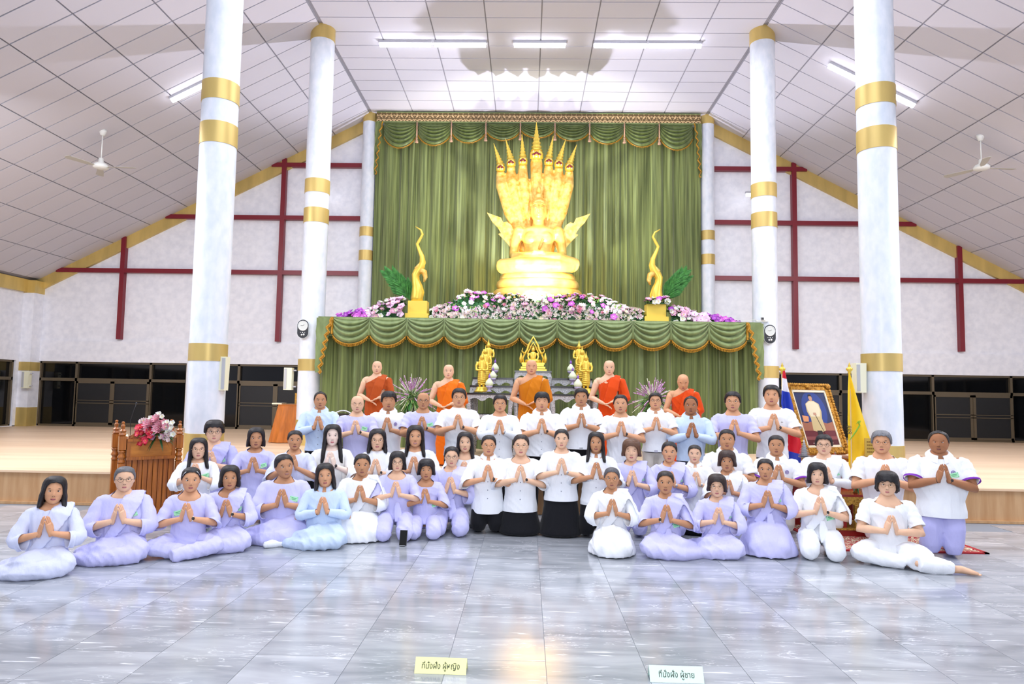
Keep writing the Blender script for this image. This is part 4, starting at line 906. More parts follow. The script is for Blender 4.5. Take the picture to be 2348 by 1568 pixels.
# ---- serpent finials on stepped yellow pedestals, feathery fans
YEL = mat('yellow_painted_board', 'f0cf52', .5)
def ped(px, label):
    c = at(px, 728, 15.0); t = thing('pedestal', label, 'pedestal', (c.x, 15.0, AZ + .015))
    MB().use(YEL).b2((-.26, -.2, 0), (.26, .2, .16)).obj('lower_step', t); MB().use(YEL).b2((-.21, -.16, .16), (.21, .16, .44)).obj('upper_step', t); return t
for px, sg in ((959, 1), (1502, -1)):
    sd = 'left' if sg > 0 else 'right'
    ped(px, 'stepped yellow pedestal under the %s gold serpent finial' % sd)
    c = at(px, 728, 15.0); t = thing('serpent_finial', 'slender gold serpent finial with curling tip, %s of the great statue' % sd, 'statue', (c.x, 15.0, AZ + .455), 0, None)
    s = sg; K = .0096
    P_ = [(956, 679, 16), (955, 668, 27), (956, 655, 31), (954, 640, 24), (949, 625, 17), (948, 612, 17), (955, 604, 19), (962, 597, 15), (965, 585, 13), (962, 572, 9), (955, 560, 7), (953, 550, 6), (960, 540, 5.5), (965, 533, 5), (960, 537 - 8, 4)]
    pts = [(-4, 0, 14), (-4, 9, 14), (-2, 22, 15), (-4, 36, 12), (-8, 50, 9), (-9, 62, 9), (-4, 71, 10), (3, 80, 9), (7, 92, 7.5), (5, 106, 5.5), (-3, 124, 4), (-7, 135, 3.5), (-1, 146, 3.2), (5, 158, 2.8), (1, 168, 2.2), (-12, 176, 1)]
    MB().use(GOLDS).tube([(s * a * K, 0, b_ * K) for a, b_, r in pts], [r * K for *_, r in pts], 14).obj('body', t, smooth=True)
    MB().use(GOLDR).tube([(s * 4 * K, -.02, 72 * K), (s * 12 * K, -.04, 68 * K), (s * 15 * K, -.04, 56 * K), (s * 12 * K, -.04, 45 * K)], [8 * K, 7 * K, 5 * K, 2 * K], 10).obj('serpent_head', t, smooth=True)
    MB().use(GOLDR).tube([(0, 0, 72 * K), (s * -6 * K, -.03, 78 * K), (s * 2 * K, -.03, 90 * K)], [9 * K, 6 * K, 2 * K], 8).obj('crest', t, smooth=True)
# fans of green fern
FERN = mat('bright_fern', '4e9a45', .6, var=.4, vs=14, col2='2c6a2a')
def leafblade(mb, base, d, L_, w, up=V(0, 0, 1), bend=.15, n=4):
    d = d.normalized(); sd = d.cross(up); sd = sd.normalized() if sd.length > .01 else V(1, 0, 0); pts = []
    for i in range(n + 1):
        t = i / n; c = base + d * (L_ * t) - up * (bend * L_ * t * t); ww = w * math.sin(PI * min(.999, .12 + .88 * t) ** 1) if t < 1 else 0.0
        pts.append((c - sd * ww * .5, c + up * ww * .1, c + sd * ww * .5))
    b_ = len(mb.v)
    for q in pts: mb.v += [tuple(p) for p in q]
    for i in range(n):
        for k in (0, 1):
            a = b_ + i * 3 + k; mb.f.append((a, a + 1, a + 4, a + 3)); mb.m.append(mb.cur)
for base, tips, lab in (((940, 688), [(878, 617), (886, 622), (896, 616), (905, 628), (918, 636), (932, 645), (900, 634), (890, 630)], 'left'), ((1520, 690), [(1578, 616), (1568, 618), (1560, 625), (1550, 634), (1582, 630), (1573, 640), (1540, 645), (1565, 650)], 'right')):
    B0 = at(*base, 15.25); t = thing('fern_fan', 'upright fan of bright green fern fronds beside the %s serpent finial' % lab, 'plant', B0); m = MB().use(FERN); r = random.Random(3)
    for tp in tips:
        E_ = (at(*tp, 15.2 + r.uniform(-.1, .1)) - B0) * .93; fr_ = MB().use(FERN); fr_.tube([V(0, 0, 0), E_ * .5, E_], [.008, .006, .003], 5)
        for k in range(64):
            q = .1 + .9 * k / 64; c = E_ * q
            for sgn in (-1, 1): dd = (E_.normalized() * .8 + V(sgn * .9 * E_.z, 0, -sgn * .9 * E_.x) * .7 + V(0, r.uniform(-.5, .5), 0)); leafblade(fr_, c, dd, .34 * (1.15 - q * .7), .030, V(0, -1, 0), .1, 2)
        fr_.obj('frond', t)
# ---- blossoms
def bloom_mesh(name, cols, petals=6, r=.07, layers=2, cup=.4, centre='f2d25a'):
    mb = MB()
    for l in range(layers):
        mb.use(mat('petal_' + cols[l % len(cols)], cols[l % len(cols)], .55, var=.15, vs=30)); rr = r * (1 - .28 * l)
        for k in range(petals):
            a = 2 * PI * (k + .5 * l) / petals; d = V(math.cos(a), math.sin(a), 0); s_ = V(-math.sin(a), math.cos(a), 0); w = rr * .95 * PI / petals
            zc = cup * rr * (1 + .6 * l); p = [V(0, 0, 0) + d * rr * .08, d * rr * .55 + s_ * w + V(0, 0, zc * .4), d * rr + V(0, 0, zc), d * rr * .55 - s_ * w + V(0, 0, zc * .4), d * rr * .6 + V(0, 0, zc * .25)]
            mb.add(p, [(0, 4, 1), (0, 3, 4), (4, 2, 1), (3, 2, 4)])
    mb.use(mat('centre_' + centre, centre, .6)).ell((0, 0, r * .12), r * .14, 6, 4); return mb.mesh(name, True)
BL = {'white': bloom_mesh('blossom', ['f6f4f2', 'eef2e2'], 5, .062), 'blush': bloom_mesh('blossom', ['f2d9dc', 'f7e9e4'], 8, .062, 3), 'pink': bloom_mesh('blossom', ['e8a8c8', 'f2c4dc'], 6, .07), 'rose': bloom_mesh('blossom', ['dd7b9e', 'ec9fb8'], 8, .05, 3),
      'orchid': bloom_mesh('blossom', ['c850c8', 'e27ae0'], 5, .075, 2, .2, 'f8e8f8'), 'violet': bloom_mesh('blossom', ['8f2fa8', 'b24cc8'], 5, .07, 2, .2, 'f4e0f8'), 'paleorchid': bloom_mesh('blossom', ['f4c8ea', 'f9e0f4'], 5, .085, 2, .2, 'c860c0'), 'cream': bloom_mesh('blossom', ['f4e7c6', 'f4ead8'], 6, .05),
      'red': bloom_mesh('blossom', ['d81f3a', 'ee4560'], 5, .055, 2, .25, 'f2c040'), 'rosepink': bloom_mesh('blossom', ['f2a6b8', 'f8c6d0'], 7, .055, 3, .9)}
LEAF = mat('dark_green_leaf', '2f6a34', .5, var=.5, vs=9, col2='1c4322')
LEAF2 = mat('light_green_leaf', '8fb65a', .5, var=.3, vs=9)
def bank(name, label, outline, y0, y1, zb, mix, n, seed, cat='flowers', leaf_n=500, sc=1.0, leaf=LEAF):
    """outline: list of (x, height); mound of flowers"""
    xs_ = [o[0] for o in outline]; hs_ = [o[1] for o in outline]; x0, x1 = xs_[0], xs_[-1]; r = random.Random(seed)
    t = thing(name, label, cat, ((x0 + x1) / 2, (y0 + y1) / 2, zb)); O = Vector(t.location)
    def surf(x, v):   # v 0 front bottom .. 1 back top
        h = float(np.interp(x, xs_, hs_)); a = v * PI * .62; return V(x, y0 + (y1 - y0) * (1 - math.cos(a)) * .62, zb + h * math.sin(a) ** .8), V(0, -math.cos(a), math.sin(a) + .15).normalized()
    lf = MB().use(leaf)
    for _ in range(leaf_n):
        x = r.uniform(x0, x1); p, nn = surf(x, r.random()); lf.use(leaf if r.random() < .75 else LEAF2)
        leafblade(lf, p - O - nn * .06, (nn + V(r.uniform(-1, 1), r.uniform(-.6, .2), r.uniform(-.5, .8))), r.uniform(.1, .2) * sc, .045 * sc, V(0, 0, 1), .3, 3)
    rows = []
    for i in range(25):
        x = x0 + (x1 - x0) * i / 24; rows.append([surf(x, v)[0] - surf(x, v)[1] * .07 - O for v in (0, .2, .4, .6, .8, 1)])
    lf.use(LEAF).grid(rows); lf.obj('foliage', t, kind='stuff')
    for k in range(n):
        x = x0 + (x1 - x0) * ((k + r.random()) / n if r.random() < .5 else r.random()); v = r.random() ** .9; p, nn = surf(x, v); kind = mix(x, v, r)
        o = link('blossom', BL[kind], t, p - O + nn * r.uniform(-.02, .05)); sc_ = r.uniform(.75, 1.25) * sc; o.scale = (sc_,) * 3
        dd = (nn + V(r.uniform(-.5, .5), r.uniform(-.7, .1), r.uniform(-.3, .5))).normalized(); o.rotation_euler = dd.to_track_quat('Z', 'Y').to_euler()
    return t
def mixc(x, v, r):
    c = abs(x - AX); q = r.random()
    if v > .75: return 'white' if q < .5 else ('cream' if q < .7 else ('pink' if q < .85 else 'orchid'))
    if c > 2.2: return 'white' if q < .62 else ('blush' if q < .75 else 'rose' if q < .88 else 'pink')
    return ['blush', 'blush', 'white', 'rose', 'pink', 'orchid', 'cream', 'blush'][int(q * 8)]
def zz(py, px=1228): return at(px, py, 15.3).z - AZ
X_ = lambda px: at(px, 720, 15.2).x
bank('flower_bank', 'wide mound of white, blush and pink flowers at the feet of the great golden statue', [(X_(988), .28), (X_(1035), .48), (X_(1068), .72), (X_(1120), .68), (X_(1200), .66), (X_(1260), .64), (X_(1330), .70), (X_(1385), .64), (X_(1430), .44), (X_(1472), .32)], 14.75, 16.1, AZ + .015, mixc, 290, 1, leaf_n=900)
st = thing('blossom_sprays', 'dense small white and pink blossoms filling the mound below the great statue', 'flowers', (AX, 15.4, AZ + .02)); st['kind'] = 'stuff'
def filler(px0, px1, hs, n, seed, parent):
    r = random.Random(seed); M2 = {}
    for k, c in (('w', 'f6f3ee'), ('b', 'f1d8da'), ('p', 'e39fc0'), ('c', 'f3e6c4')): M2[k] = mat('spray_' + k, c, .6)
    mb = MB(); O = Vector(parent.location); x0, x1 = X_(px0), X_(px1)
    for _ in range(n):
        x = r.uniform(x0, x1); h = hs(x); v = r.random() * PI * .6; p = V(x, 14.72 + .85 * (1 - math.cos(v)), AZ + .03 + h * math.sin(v)); c = r.choice('wwbbpc'); mb.use(M2[c]); s_ = r.uniform(.016, .032)
        for k in range(5): a = k * 1.257 + r.random(); mb.add([p - O, p - O + V(math.cos(a) * s_, -s_ * .3, math.sin(a) * s_), p - O + V(math.cos(a + .7) * s_, -s_ * .5, math.sin(a + .7) * s_)], [(0, 1, 2)])
    mb.obj('blossom_spray', parent, kind='stuff')
filler(1000, 1468, lambda x: .62 - .1 * abs(x - AX), 2600, 4, st)
mixL = lambda x, v, r: r.choice(['violet', 'orchid', 'violet']) if abs(x - AX) > 3.75 else (r.choice(['paleorchid', 'pink', 'white', 'paleorchid']) if abs(x - AX) > 2.95 else r.choice(['violet', 'white', 'orchid', 'pink']))
bank('orchid_bank', 'spray of purple and pale pink orchids sloping down left of the left yellow pedestal', [(X_(784), .08), (X_(820), .2), (X_(850), .22), (X_(890), .48), (X_(930), .5)], 14.7, 15.5, AZ + .015, mixL, 120, 5, leaf_n=200)
bank('orchid_bank', 'spray of purple and pale pink orchids sloping down right of the right yellow pedestal', [(X_(1530), .42), (X_(1565), .36), (X_(1600), .22), (X_(1640), .18), (X_(1680), .06)], 14.7, 15.5, AZ + .015, mixL, 115, 6, leaf_n=200)
bank('flower_cluster', 'small cluster of pink and white flowers draped on the right yellow pedestal', [(X_(1475), .06), (X_(1500), .14), (X_(1528), .1)], 14.75, 15.1, AZ + .46, lambda x, v, r: r.choice(['white', 'pink', 'orchid']), 22, 8, leaf_n=50)
# ================= props =================
# ---- ceiling lights and fans
TUBE = mat('lit_tube', 'f4f6ff', .5, emit=9.0); HOUS = mat('lamp_housing', 'b9bac2', .4)
def tube_light(c, L_, label, ax='X', rot=None):
    t = thing('tube_light', label, 'light', c, 0, 'ceiling tube lights in view')
    if rot is not None: t.rotation_euler = rot
    MB().use(HOUS).b2((-L_ / 2 - .02, -.05, 0), (L_ / 2 + .02, .05, .06)).obj('housing', t)
    MB().use(TUBE).tube([(-L_ / 2, 0, -.03), (L_ / 2, 0, -.03)], [.052, .052], 12).obj('tube', t, smooth=True); return t
for px, lb in ((930, 'first of five lit tubes on the flat ceiling from the left'), (1056, 'second lit tube from the left on the flat ceiling'), (1238, 'single middle lit tube on the flat ceiling'), (1422, 'fourth lit tube from the left on the flat ceiling'), (1548, 'rightmost of the five lit tubes on the flat ceiling')):
    p = at(px, 68, 15.06); tube_light((p.x, 15.06, ZR - .07), 1.17, lb)
def on_slope(px, py, s, off=.07):
    A = Vector((AX + s * XC, 0, ZR)); B = Vector((AX + s * 14.65, 0, ZE)); d = (B - A).normalized(); n = Vector((-s * d.z * s, 0, d.x * s)); n = Vector((d.z * -s * -1, 0, 0)) if False else Vector((d.z, 0, -d.x)); n = n if n.z < 0 else -n
    r = ray(px, py); C = Vector((0, 0, CZ)); t = (A + n * off - C).dot(n) / r.dot(n); return C + r * t, math.atan2(-d.z, d.x) if s > 0 else math.atan2(d.z, -d.x)
for px, py, s, lb in ((440, 205, -1, 'lit tube on the left ceiling slope partly behind the near left column'), (1950, 172, 1, 'lit tube on the right ceiling slope left of the near right column'), (2048, 216, 1, 'lit tube on the right ceiling slope right of the near right column'),
                      (746, 434, -1, 'small lit tube beside the upper gold bands of the far left column'), (1716, 444, 1, 'small lit tube beside the upper gold bands of the far right column')):
    if py < 300: p, an = on_slope(px, py, s); tube_light(p, 1.0, lb, rot=(0, an if s > 0 else -math.atan2(ZR - ZE, 9.8), 0))
    else:
        p = at(px, py, BACK - .4); tube_light(p, .12, lb)
FANW = mat('white_fan_enamel', 'e4e6e2', .4); FANB = mat('fan_blade', 'b9b8b0', .5)
for px, py, s, lb in ((236, 300, -1, 'white three-bladed ceiling fan hanging from the left slope'), (2248, 312, 1, 'white three-bladed ceiling fan hanging from the right slope')):
    p, an = on_slope(px, py, s, .0); sc_ = F / p.y; H_ = (388 - py) / sc_
    t = thing('ceiling_fan', lb, 'fan', p); m = MB().use(FANW)
    m.lathe([(0, .02), (.08, .02), (.07, -.03), (.045, -.10), (.015, -.11)], 16).obj('canopy', t, smooth=True)
    MB().use(FANW).tube([(0, 0, 0), (0, 0, -H_ + .1)], .012, 8).obj('downrod', t, smooth=True)
    MB().use(FANW).lathe([(.015, .2), (.05, .19), (.055, .1), (.12, .07), (.16, .02), (.15, -.02), (.09, -.045), (0, -.05)], 24, (0, 0, -H_)).obj('motor', t, smooth=True)
    for k in range(3):
        a = math.radians(4 + 120 * k); b = MB().use(FANB); M_ = Matrix.Translation((0, 0, -H_)) @ Matrix.Rotation(a, 4, 'Z') @ Matrix.Rotation(.18, 4, 'X')
        st = len(b.v); b.add([(.14, -.03, 0), (.3, -.07, 0), (.72, -.08, 0), (.75, 0, 0), (.72, .08, 0), (.3, .06, 0), (.14, .03, 0)] + [(.14, -.03, .006), (.3, -.07, .006), (.72, -.08, .006), (.75, 0, .006), (.72, .08, .006), (.3, .06, .006), (.14, .03, .006)],
              [tuple(range(6, -1, -1)), tuple(range(7, 14))] + [(i, (i + 1) % 7, 7 + (i + 1) % 7, 7 + i) for i in range(7)]); b.xf(M_); b.obj('blade', t)
# ---- speakers
SPK = mat('cream_speaker', 'eeeed2', .5); SPG = mat('grey_speaker_grille', 'b9bcc0', .6, bump=.3, bs=200)
def column_speaker(px, y0, y1, Y, w, lb, sg, taper=0):
    a = at(px, y0, Y); b = at(px, y1, Y); t = thing('column_speaker', lb, 'speaker', (a.x, Y, b.z)); h = a.z - b.z
    m = MB().use(SPK); w2 = w * (1 - taper); m.add([(-w2 / 2, -.07, 0), (w2 / 2, -.07, 0), (w2 / 2, .07, 0), (-w2 / 2, .07, 0), (-w / 2, -.07, h), (w / 2, -.07, h), (w / 2, .07, h), (-w / 2, .07, h)], [(0, 3, 2, 1), (4, 5, 6, 7), (0, 1, 5, 4), (1, 2, 6, 5), (2, 3, 7, 6), (3, 0, 4, 7)]); m.obj('cabinet', t)
    g = MB().use(SPG); x0 = sg * w * .12; g.b2((x0 if sg > 0 else -w / 2 + .01, -.078, .02), (w / 2 - .01 if sg > 0 else x0, -.07, h - .02)); g.obj('grille', t)
    br = MB().use(HOUS)
    for z in (.12 * h, .85 * h): br.b2((-sg * (w / 2 + .07), -.01, z), (-sg * w / 2, .03, z + .03))
    br.obj('bracket', t)
column_speaker(512, 818, 895, 9.85, .15, 'cream column speaker on the near left column', 1, .18)
column_speaker(663, 843, 894, 14.5, .17, 'grey and cream column speaker on the middle left column', -1)
column_speaker(1969, 833, 900, 9.85, .15, 'cream column speaker on the near right column', -1, .1)
t_ = column_speaker(62, 851, 890, BACK - .5, .19, 'grey wall speaker on the corner pillar at far left', -1)
CLKB = mat('black_speaker_case', '2b2e33', .3); CLKS = mat('silver_ring', 'dfe4e6', .25, .4); CLKF = mat('speaker_cone', 'cdd3d0', .4)
for px, py, Y, lb in ((695, 754, 14.3, 'oval black and silver wall clock on the middle left column'), (1765, 766, 14.3, 'oval black and silver wall clock on the middle right column')):
    c = at(px, py, Y); t = thing('wall_clock', lb, 'clock', c); Rx = Matrix.Rotation(PI / 2, 3, 'X')
    def oval(w, h, y0, y1, mt, nm):
        o = [(w * math.cos(a) * 1, (h - w) * (1 if math.sin(a) > 0 else -1) + w * math.sin(a)) for a in [2 * PI * (k + .5) / 40 for k in range(40)]]
        return MB().use(mt).plate(o, y0, y1).obj(nm, t)
    oval(.128, .205, -.01, .05, CLKS, 'case'); oval(.118, .195, -.018, -.01, CLKB, 'front_panel')
    MB().use(CLKS).torus((0, -.02, .065), .098, .010, 32, 6, Rx).obj('dial_ring', t, smooth=True)
    d = MB().use(CLKF).lathe([(0, 0), (.095, 0), (.095, .006), (0, .006)], 28); d.xf(Matrix.Translation((0, -.018, .065)) @ Matrix.Rotation(PI / 2, 4, 'X')); dd = d.obj('dial', t)
    hn = MB().use(CLKB).tube([(0, -.027, .065), (.03, -.027, .09)], .003, 4).tube([(0, -.027, .065), (-.045, -.027, .07)], .0025, 4); hn.obj('hands', dd)
    lo = MB().use(CLKS)
    for dx, dz, r_ in ((-.045, -.075, .009), (.045, -.075, .009), (0, -.078, .013), (-.02, -.125, .02), (.025, -.12, .022)): lo.ell((dx, -.022, dz), (r_, .006, r_), 8, 6)
    lo.obj('ornament', t, smooth=True)
# security camera on white duct at the altar's right end
c = at(1747, 731, 14.3); t = thing('security_camera', 'small black and white camera at the right end of the altar top', 'camera', c)
MB().use(FANW).b2((-.12, -.02, -.06), (.14, .04, -.035)).obj('duct', t); MB().use(FANW).b2((-.02, -.05, -.035), (.06, .03, .03)).obj('housing', t); MB().use(CLKB).b2((-.03, -.06, -.025), (.02, -.048, .022)).obj('lens', t)
cb = MB().use(FANW).tube([(-.12, 0, -.02), (-.5, .1, -.06), (-.95, .3, -.13)], .004, 4); cb.obj('cable', t)
# ---- orange draped seat behind the left middle column
ORC = mat('orange_satin_cloth', 'c8711a', .5, var=.3, vs=4, vstretch=(4, 4, .6), bump=.3, bs=8, bstretch=(4, 4, 1))
c = on(662, 1014, ZS); Yt = 15.3; X1 = at(672, 930, Yt).x
t = thing('draped_table', 'side table draped in shiny orange cloth behind the middle left column', 'table', (X1, Yt, ZS)); rows = []
tz = at(660, 928, Yt).z - ZS; xa_ = at(651, 928, Yt).x - X1; xb_ = at(633, 1010, Yt).x - X1
for j in range(9):
    q = j / 8; rows.append([(xa_ + (xb_ - xa_) * q + (.9 - (xa_ + (xb_ - xa_) * q)) * i / 24, -.35 - .12 * q + .03 * math.sin(i * 1.1) * q, tz * (1 - q) + .01) for i in range(25)])
MB().use(ORC).grid(rows).obj('cloth_front', t, smooth=True)
rows = [[(xa_ + (xb_ - xa_) * j / 8, -.35 - .12 * j / 8 + i * .12, tz * (1 - j / 8) + .01) for i in range(8)] for j in range(9)]; MB().use(ORC).grid(rows).obj('cloth_side', t, smooth=True)
MB().use(ORC).b2((xa_, -.36, tz - .01), (.9, .5, tz + .012)).obj('table_top', t)
t2 = thing('prayer_book', 'cream book lying at the edge of the orange draped table', 'book', (X1 + xa_ - .08, Yt - .1, ZS + tz + .012)); bk = MB().use(SPK).b2((-.10, -.15, 0), (.12, .15, .03)); bk.obj('cover', t2)
YELB = mat('yellow_brocade', 'e0a83c', .5, var=.4, vs=20)
t2 = thing('armchair', 'orange upholstered chair back rising behind the orange draped table', 'chair', (X1 + .25, Yt + .6, ZS))
zt2 = at(665, 903, Yt + .6).z - ZS; MB().use(ORC).b2((-.35, -.04, .3), (.4, .06, zt2)).b2((-.35, -.5, .3), (.4, .06, .42)).obj('upholstery', t2); MB().use(YELB).b2((-.40, -.06, .3), (-.34, .07, zt2 + .02)).obj('side_trim', t2)
for x in (-.3, .3):
    for y in (-.42, 0): MB().use(YELB).b2((x - .03, y - .03, 0), (x + .03, y + .03, .3)).obj('leg', t2)
# round metal fan behind the leftmost standing men
def floor_fan(px, py, Y, R0, lb):
    c = at(px, py, Y); t = thing('standing_fan', lb, 'fan', (c.x, Y, ZS)); h = c.z - ZS; m = MB().use(CLKS); Rx = Matrix.Rotation(PI / 2, 3, 'X')
    m.torus((0, 0, h), R0, .012, 36, 6, Rx); m.torus((0, -.05, h), R0 * .35, .006, 20, 4, Rx)
    m.obj('guard_ring', t, smooth=True); w = MB().use(CLKB)
    for k in range(40): a = 2 * PI * k / 40; w.tube([(R0 * math.cos(a), 0, h + R0 * math.sin(a)), (R0 * .1 * math.cos(a), -.07, h + R0 * .1 * math.sin(a))], .0022, 4)
    w.obj('guard_wires', t)
    for k in range(3):
        a = 2 * PI * k / 3; b = MB().use(CLKB); M_ = Matrix.Translation((0, .0, h)) @ Matrix.Rotation(a, 4, 'Y') @ Matrix.Rotation(.4, 4, 'X'); b.add([(-.05, 0, .03), (.05, 0, .03), (.12, 0, R0 * .85), (-.06, 0, R0 * .88)], [(0, 1, 2, 3)]); b.xf(M_); b.obj('blade', t)
    MB().use(CLKB).lathe([(0, 0), (.07, 0), (.07, .16), (0, .18)], 14, (0, 0, 0)).xf(Matrix.Translation((0, .2, h)) @ Matrix.Rotation(PI / 2, 4, 'X')).obj('motor', t, smooth=True)
    MB().use(CLKB).lathe([(.2, 0), (.2, .02), (.03, .04), (.02, .06), (.02, h - .05)], 16, (0, .1, 0)).obj('stand', t, smooth=True)
floor_fan(786, 970, 11.6, .21, 'black standing fan with a silver rim behind the leftmost standing man')
# ---- inlaid black altar tables
def inlay():
    m = bpy.data.materials.new('mother_of_pearl_inlay'); m.use_nodes = True; nt = m.node_tree; N = nt.nodes; L = nt.links; b = N['Principled BSDF']; b.inputs['Roughness'].default_value = .25
    tc = N.new('ShaderNodeTexCoord'); mp = N.new('ShaderNodeMapping'); mp.inputs['Scale'].default_value = (1, 1, 1); L.new(tc.outputs['Object'], mp.inputs[0])
    v = N.new('ShaderNodeTexVoronoi'); v.feature = 'F1'; v.inputs['Scale'].default_value = 24; L.new(mp.outputs[0], v.inputs[0])
    s = N.new('ShaderNodeMath'); s.operation = 'SINE'; k = N.new('ShaderNodeMath'); k.operation = 'MULTIPLY'; k.inputs[1].default_value = 48; L.new(v.outputs['Distance'], k.inputs[0]); L.new(k.outputs[0], s.inputs[0])
    nn = N.new('ShaderNodeTexNoise'); nn.inputs['Scale'].default_value = 45; L.new(tc.outputs['Object'], nn.inputs[0])
    a = N.new('ShaderNodeMath'); a.operation = 'MULTIPLY_ADD'; a.inputs[1].default_value = 2.2; L.new(nn.outputs[0], a.inputs[0]); L.new(s.outputs[0], a.inputs[2])
    r = N.new('ShaderNodeValToRGB'); L.new(a.outputs[0], r.inputs[0]); e = r.color_ramp.elements; e[0].position = .82; e[0].color = lin('16171a'); e[1].position = .98; e[1].color = lin('e4e8ee'); L.new(r.outputs[0], b.inputs[0]); return m
INL = inlay(); BLK = mat('black_lacquer', '101114', .2)
def altar_table(x, Y, ztop, w, dpt, label, shelves=()):
    h = ztop - ZS; t = thing('altar_table', label, 'table', (x, Y, ZS))
    MB().use(BLK).b2((-w / 2 - .02, -dpt / 2 - .02, h - .03), (w / 2 + .02, dpt / 2 + .02, h)).obj('table_top', t)
    n = 24; ap = [(-w / 2, h - .03)] + [(-w / 2 + w * k / n, h - .115 - .035 * math.cos(2 * PI * 3 * k / n) * (.4 + .6 * math.sin(PI * k / n))) for k in range(n + 1)] + [(w / 2, h - .03)]
    MB().use(INL).plate(ap, -dpt / 2, -dpt / 2 + .02).obj('front_apron', t)
    for sx in (-1, 1):
        for sy in (-1, 1):
            x0 = sx * (w / 2 - .035); y0 = sy * (dpt / 2 - .035)
            MB().use(INL).tube([(x0, y0, h - .03), (x0 + sx * .02, y0, h - .12), (x0 - sx * .01, y0, h * .55), (x0 - sx * .012, y0, .25 * h), (x0 + sx * .02, y0, .07), (x0 + sx * .035, y0, .0)], [(.045, .035), (.045, .035), (.03, .025), (.026, .022), (.034, .028), (.045, .035)], 8, ref=(1, 0, 0)).obj('leg', t, smooth=True)
    for z in shelves: MB().use(BLK).b2((-w / 2 + .02, -dpt / 2 + .02, z - .02), (w / 2 - .02, dpt / 2 - .02, z + .01)).obj('shelf', t); MB().use(INL).b2((-w / 2 + .03, -dpt / 2, z - .06), (w / 2 - .03, -dpt / 2 + .018, z)).obj('shelf_apron', t)
    return t
YT = 12.4
def tx(px, py, Y): return at(px, py, Y)
sets = {}
for side, xs3 in (('left', ((1132, 866, .76), (1129, 884, .78), (1124, 901, .80))), ('right', ((1309, 868, .76), (1311, 886, .78), (1315, 904, .80)))):
    for k, (px, py, w) in enumerate(xs3):
        Y = YT + .95 - .42 * k; p = at(px, py, Y)
        sets[(side, k)] = altar_table(p.x, Y, p.z, w, .40, 'black table inlaid with pearl scrolls, %s stand, %s' % (side, ('rear and tallest step', 'middle step', 'front and lowest step')[k]), (.78 if k == 2 else .9,) if k == 2 else ())
p = at(1222, 851, YT + .75); sets['c'] = altar_table(p.x, YT + .75, p.z, .66, .5, 'tall black pearl-inlaid table carrying the seated golden statue', (.5, .95)); pc = p
p = at(1222, 905, YT + .3); altar_table(p.x, YT + .28, p.z, .68, .4, 'lower black pearl-inlaid table behind the ochre-robed monk', (.5,))
# ---- standing golden statues
def standing(px, py_base, py_top, Y, label, face=0):
    b_ = at(px, py_base, Y); h = at(px, py_top, Y).z - b_.z; K = h / 1.0; t = thing('standing_statue', label, 'statue', b_, face, 'golden standing statuettes on the altar tables')
    m = MB().use(GOLDS); m.lathe([(0, 0), (.17, 0), (.17, .035), (.14, .05), (.15, .07), (.12, .09), (.13, .11), (.1, .13), (0, .13)], 20); m.xf(Matrix.Scale(K, 4)); m.obj('base', t, smooth=True)
    g = MB().use(GOLDS)
    for s in (-1, 1): g.tube([(s * .045, 0, .13), (s * .045, 0, .28)], [.025, .022], 8)
    g.tube([(0, .0, .2), (0, 0, .32), (0, 0, .48), (0, 0, .58), (0, 0, .68), (0, 0, .735), (0, 0, .77)], [(.095, .05), (.10, .055), (.085, .055), (.075, .05), (.1, .05), (.085, .04), (.03, .03)], 16, ref=(1, 0, 0))
    for s in (-1, 1): g.tube([(s * .1, 0, .72), (s * .135, -.0, .62), (s * .13, -.02, .53), (s * .06, -.09, .52), (s * .0, -.1, .54)], [.034, .028, .026, .024, .018], 8)
    for k in range(9): g.torus((0, -.0, .22 + k * .045), 1, .012, 20, 4, Matrix.Rotation(.25, 3, 'X') @ Matrix.Rotation(.12, 3, 'Y'), (.098 - .0015 * abs(k - 3)), .058)
    g.ell((0, -.01, .825), (.045, .048, .058), 12, 8); g.ell((0, 0, .87), (.035, .036, .03), 10, 6); g.lathe([(.024, 0), (.018, .02), (.012, .05), (.0, .115)], 8, (0, 0, .885))
    g.ell((0, -.058, .82), (.008, .012, .014), 6, 4)
    for s in (-1, 1): g.ell((s * .05, 0, .81), (.008, .012, .03), 6, 5)
    g.xf(Matrix.Scale(K, 4)); g.obj('body', t, smooth=True); return t
standing(1119, 866, 776, YT + .95, 'tallest golden standing statue on the left stepped tables, rear step', .1)
standing(1112, 884, 790, YT + .53, 'golden standing statue on the left stepped tables, middle step', .1)
standing(1104, 899, 803, YT + .11, 'golden standing statue on the left stepped tables, front step', .1)
standing(1327, 868, 779, YT + .95, 'tallest golden standing statue on the right stepped tables, rear step', -.1)
standing(1334, 886, 792, YT + .53, 'golden standing statue on the right stepped tables, middle step', -.1)
standing(1343, 903, 804, YT + .11, 'golden standing statue on the right stepped tables, front step', -.1)
# seated statue with pointed arch
hh = at(1222, 772, YT + .75).z - pc.z; K = hh / 1.0
t = thing('seated_statue', 'small golden seated statue framed by a pointed flame arch, behind the middle monk', 'statue', pc); g = MB().use(GOLDS)
for z, w in ((0, .39), (.07, .35), (.14, .31), (.19, .33)): g.b2((-w, -w * .5, z), (w, w * .5, z + .055))
g.obj('base', t).scale = (K,) * 3
g = MB().use(GOLDS); g.tube([(-.2, 0, .29), (-.1, -.1, .28), (.1, -.1, .28), (.2, 0, .29)], [.05, .06, .06, .05], 10)
g.tube([(0, 0, .25), (0, 0, .4), (0, 0, .52), (0, 0, .56)], [(.1, .07), (.08, .06), (.11, .06), (.04, .04)], 14, ref=(1, 0, 0)); g.ell((0, 0, .62), (.05, .05, .062), 12, 8); g.lathe([(.035, 0), (.02, .03), (0, .1)], 8, (0, 0, .66))
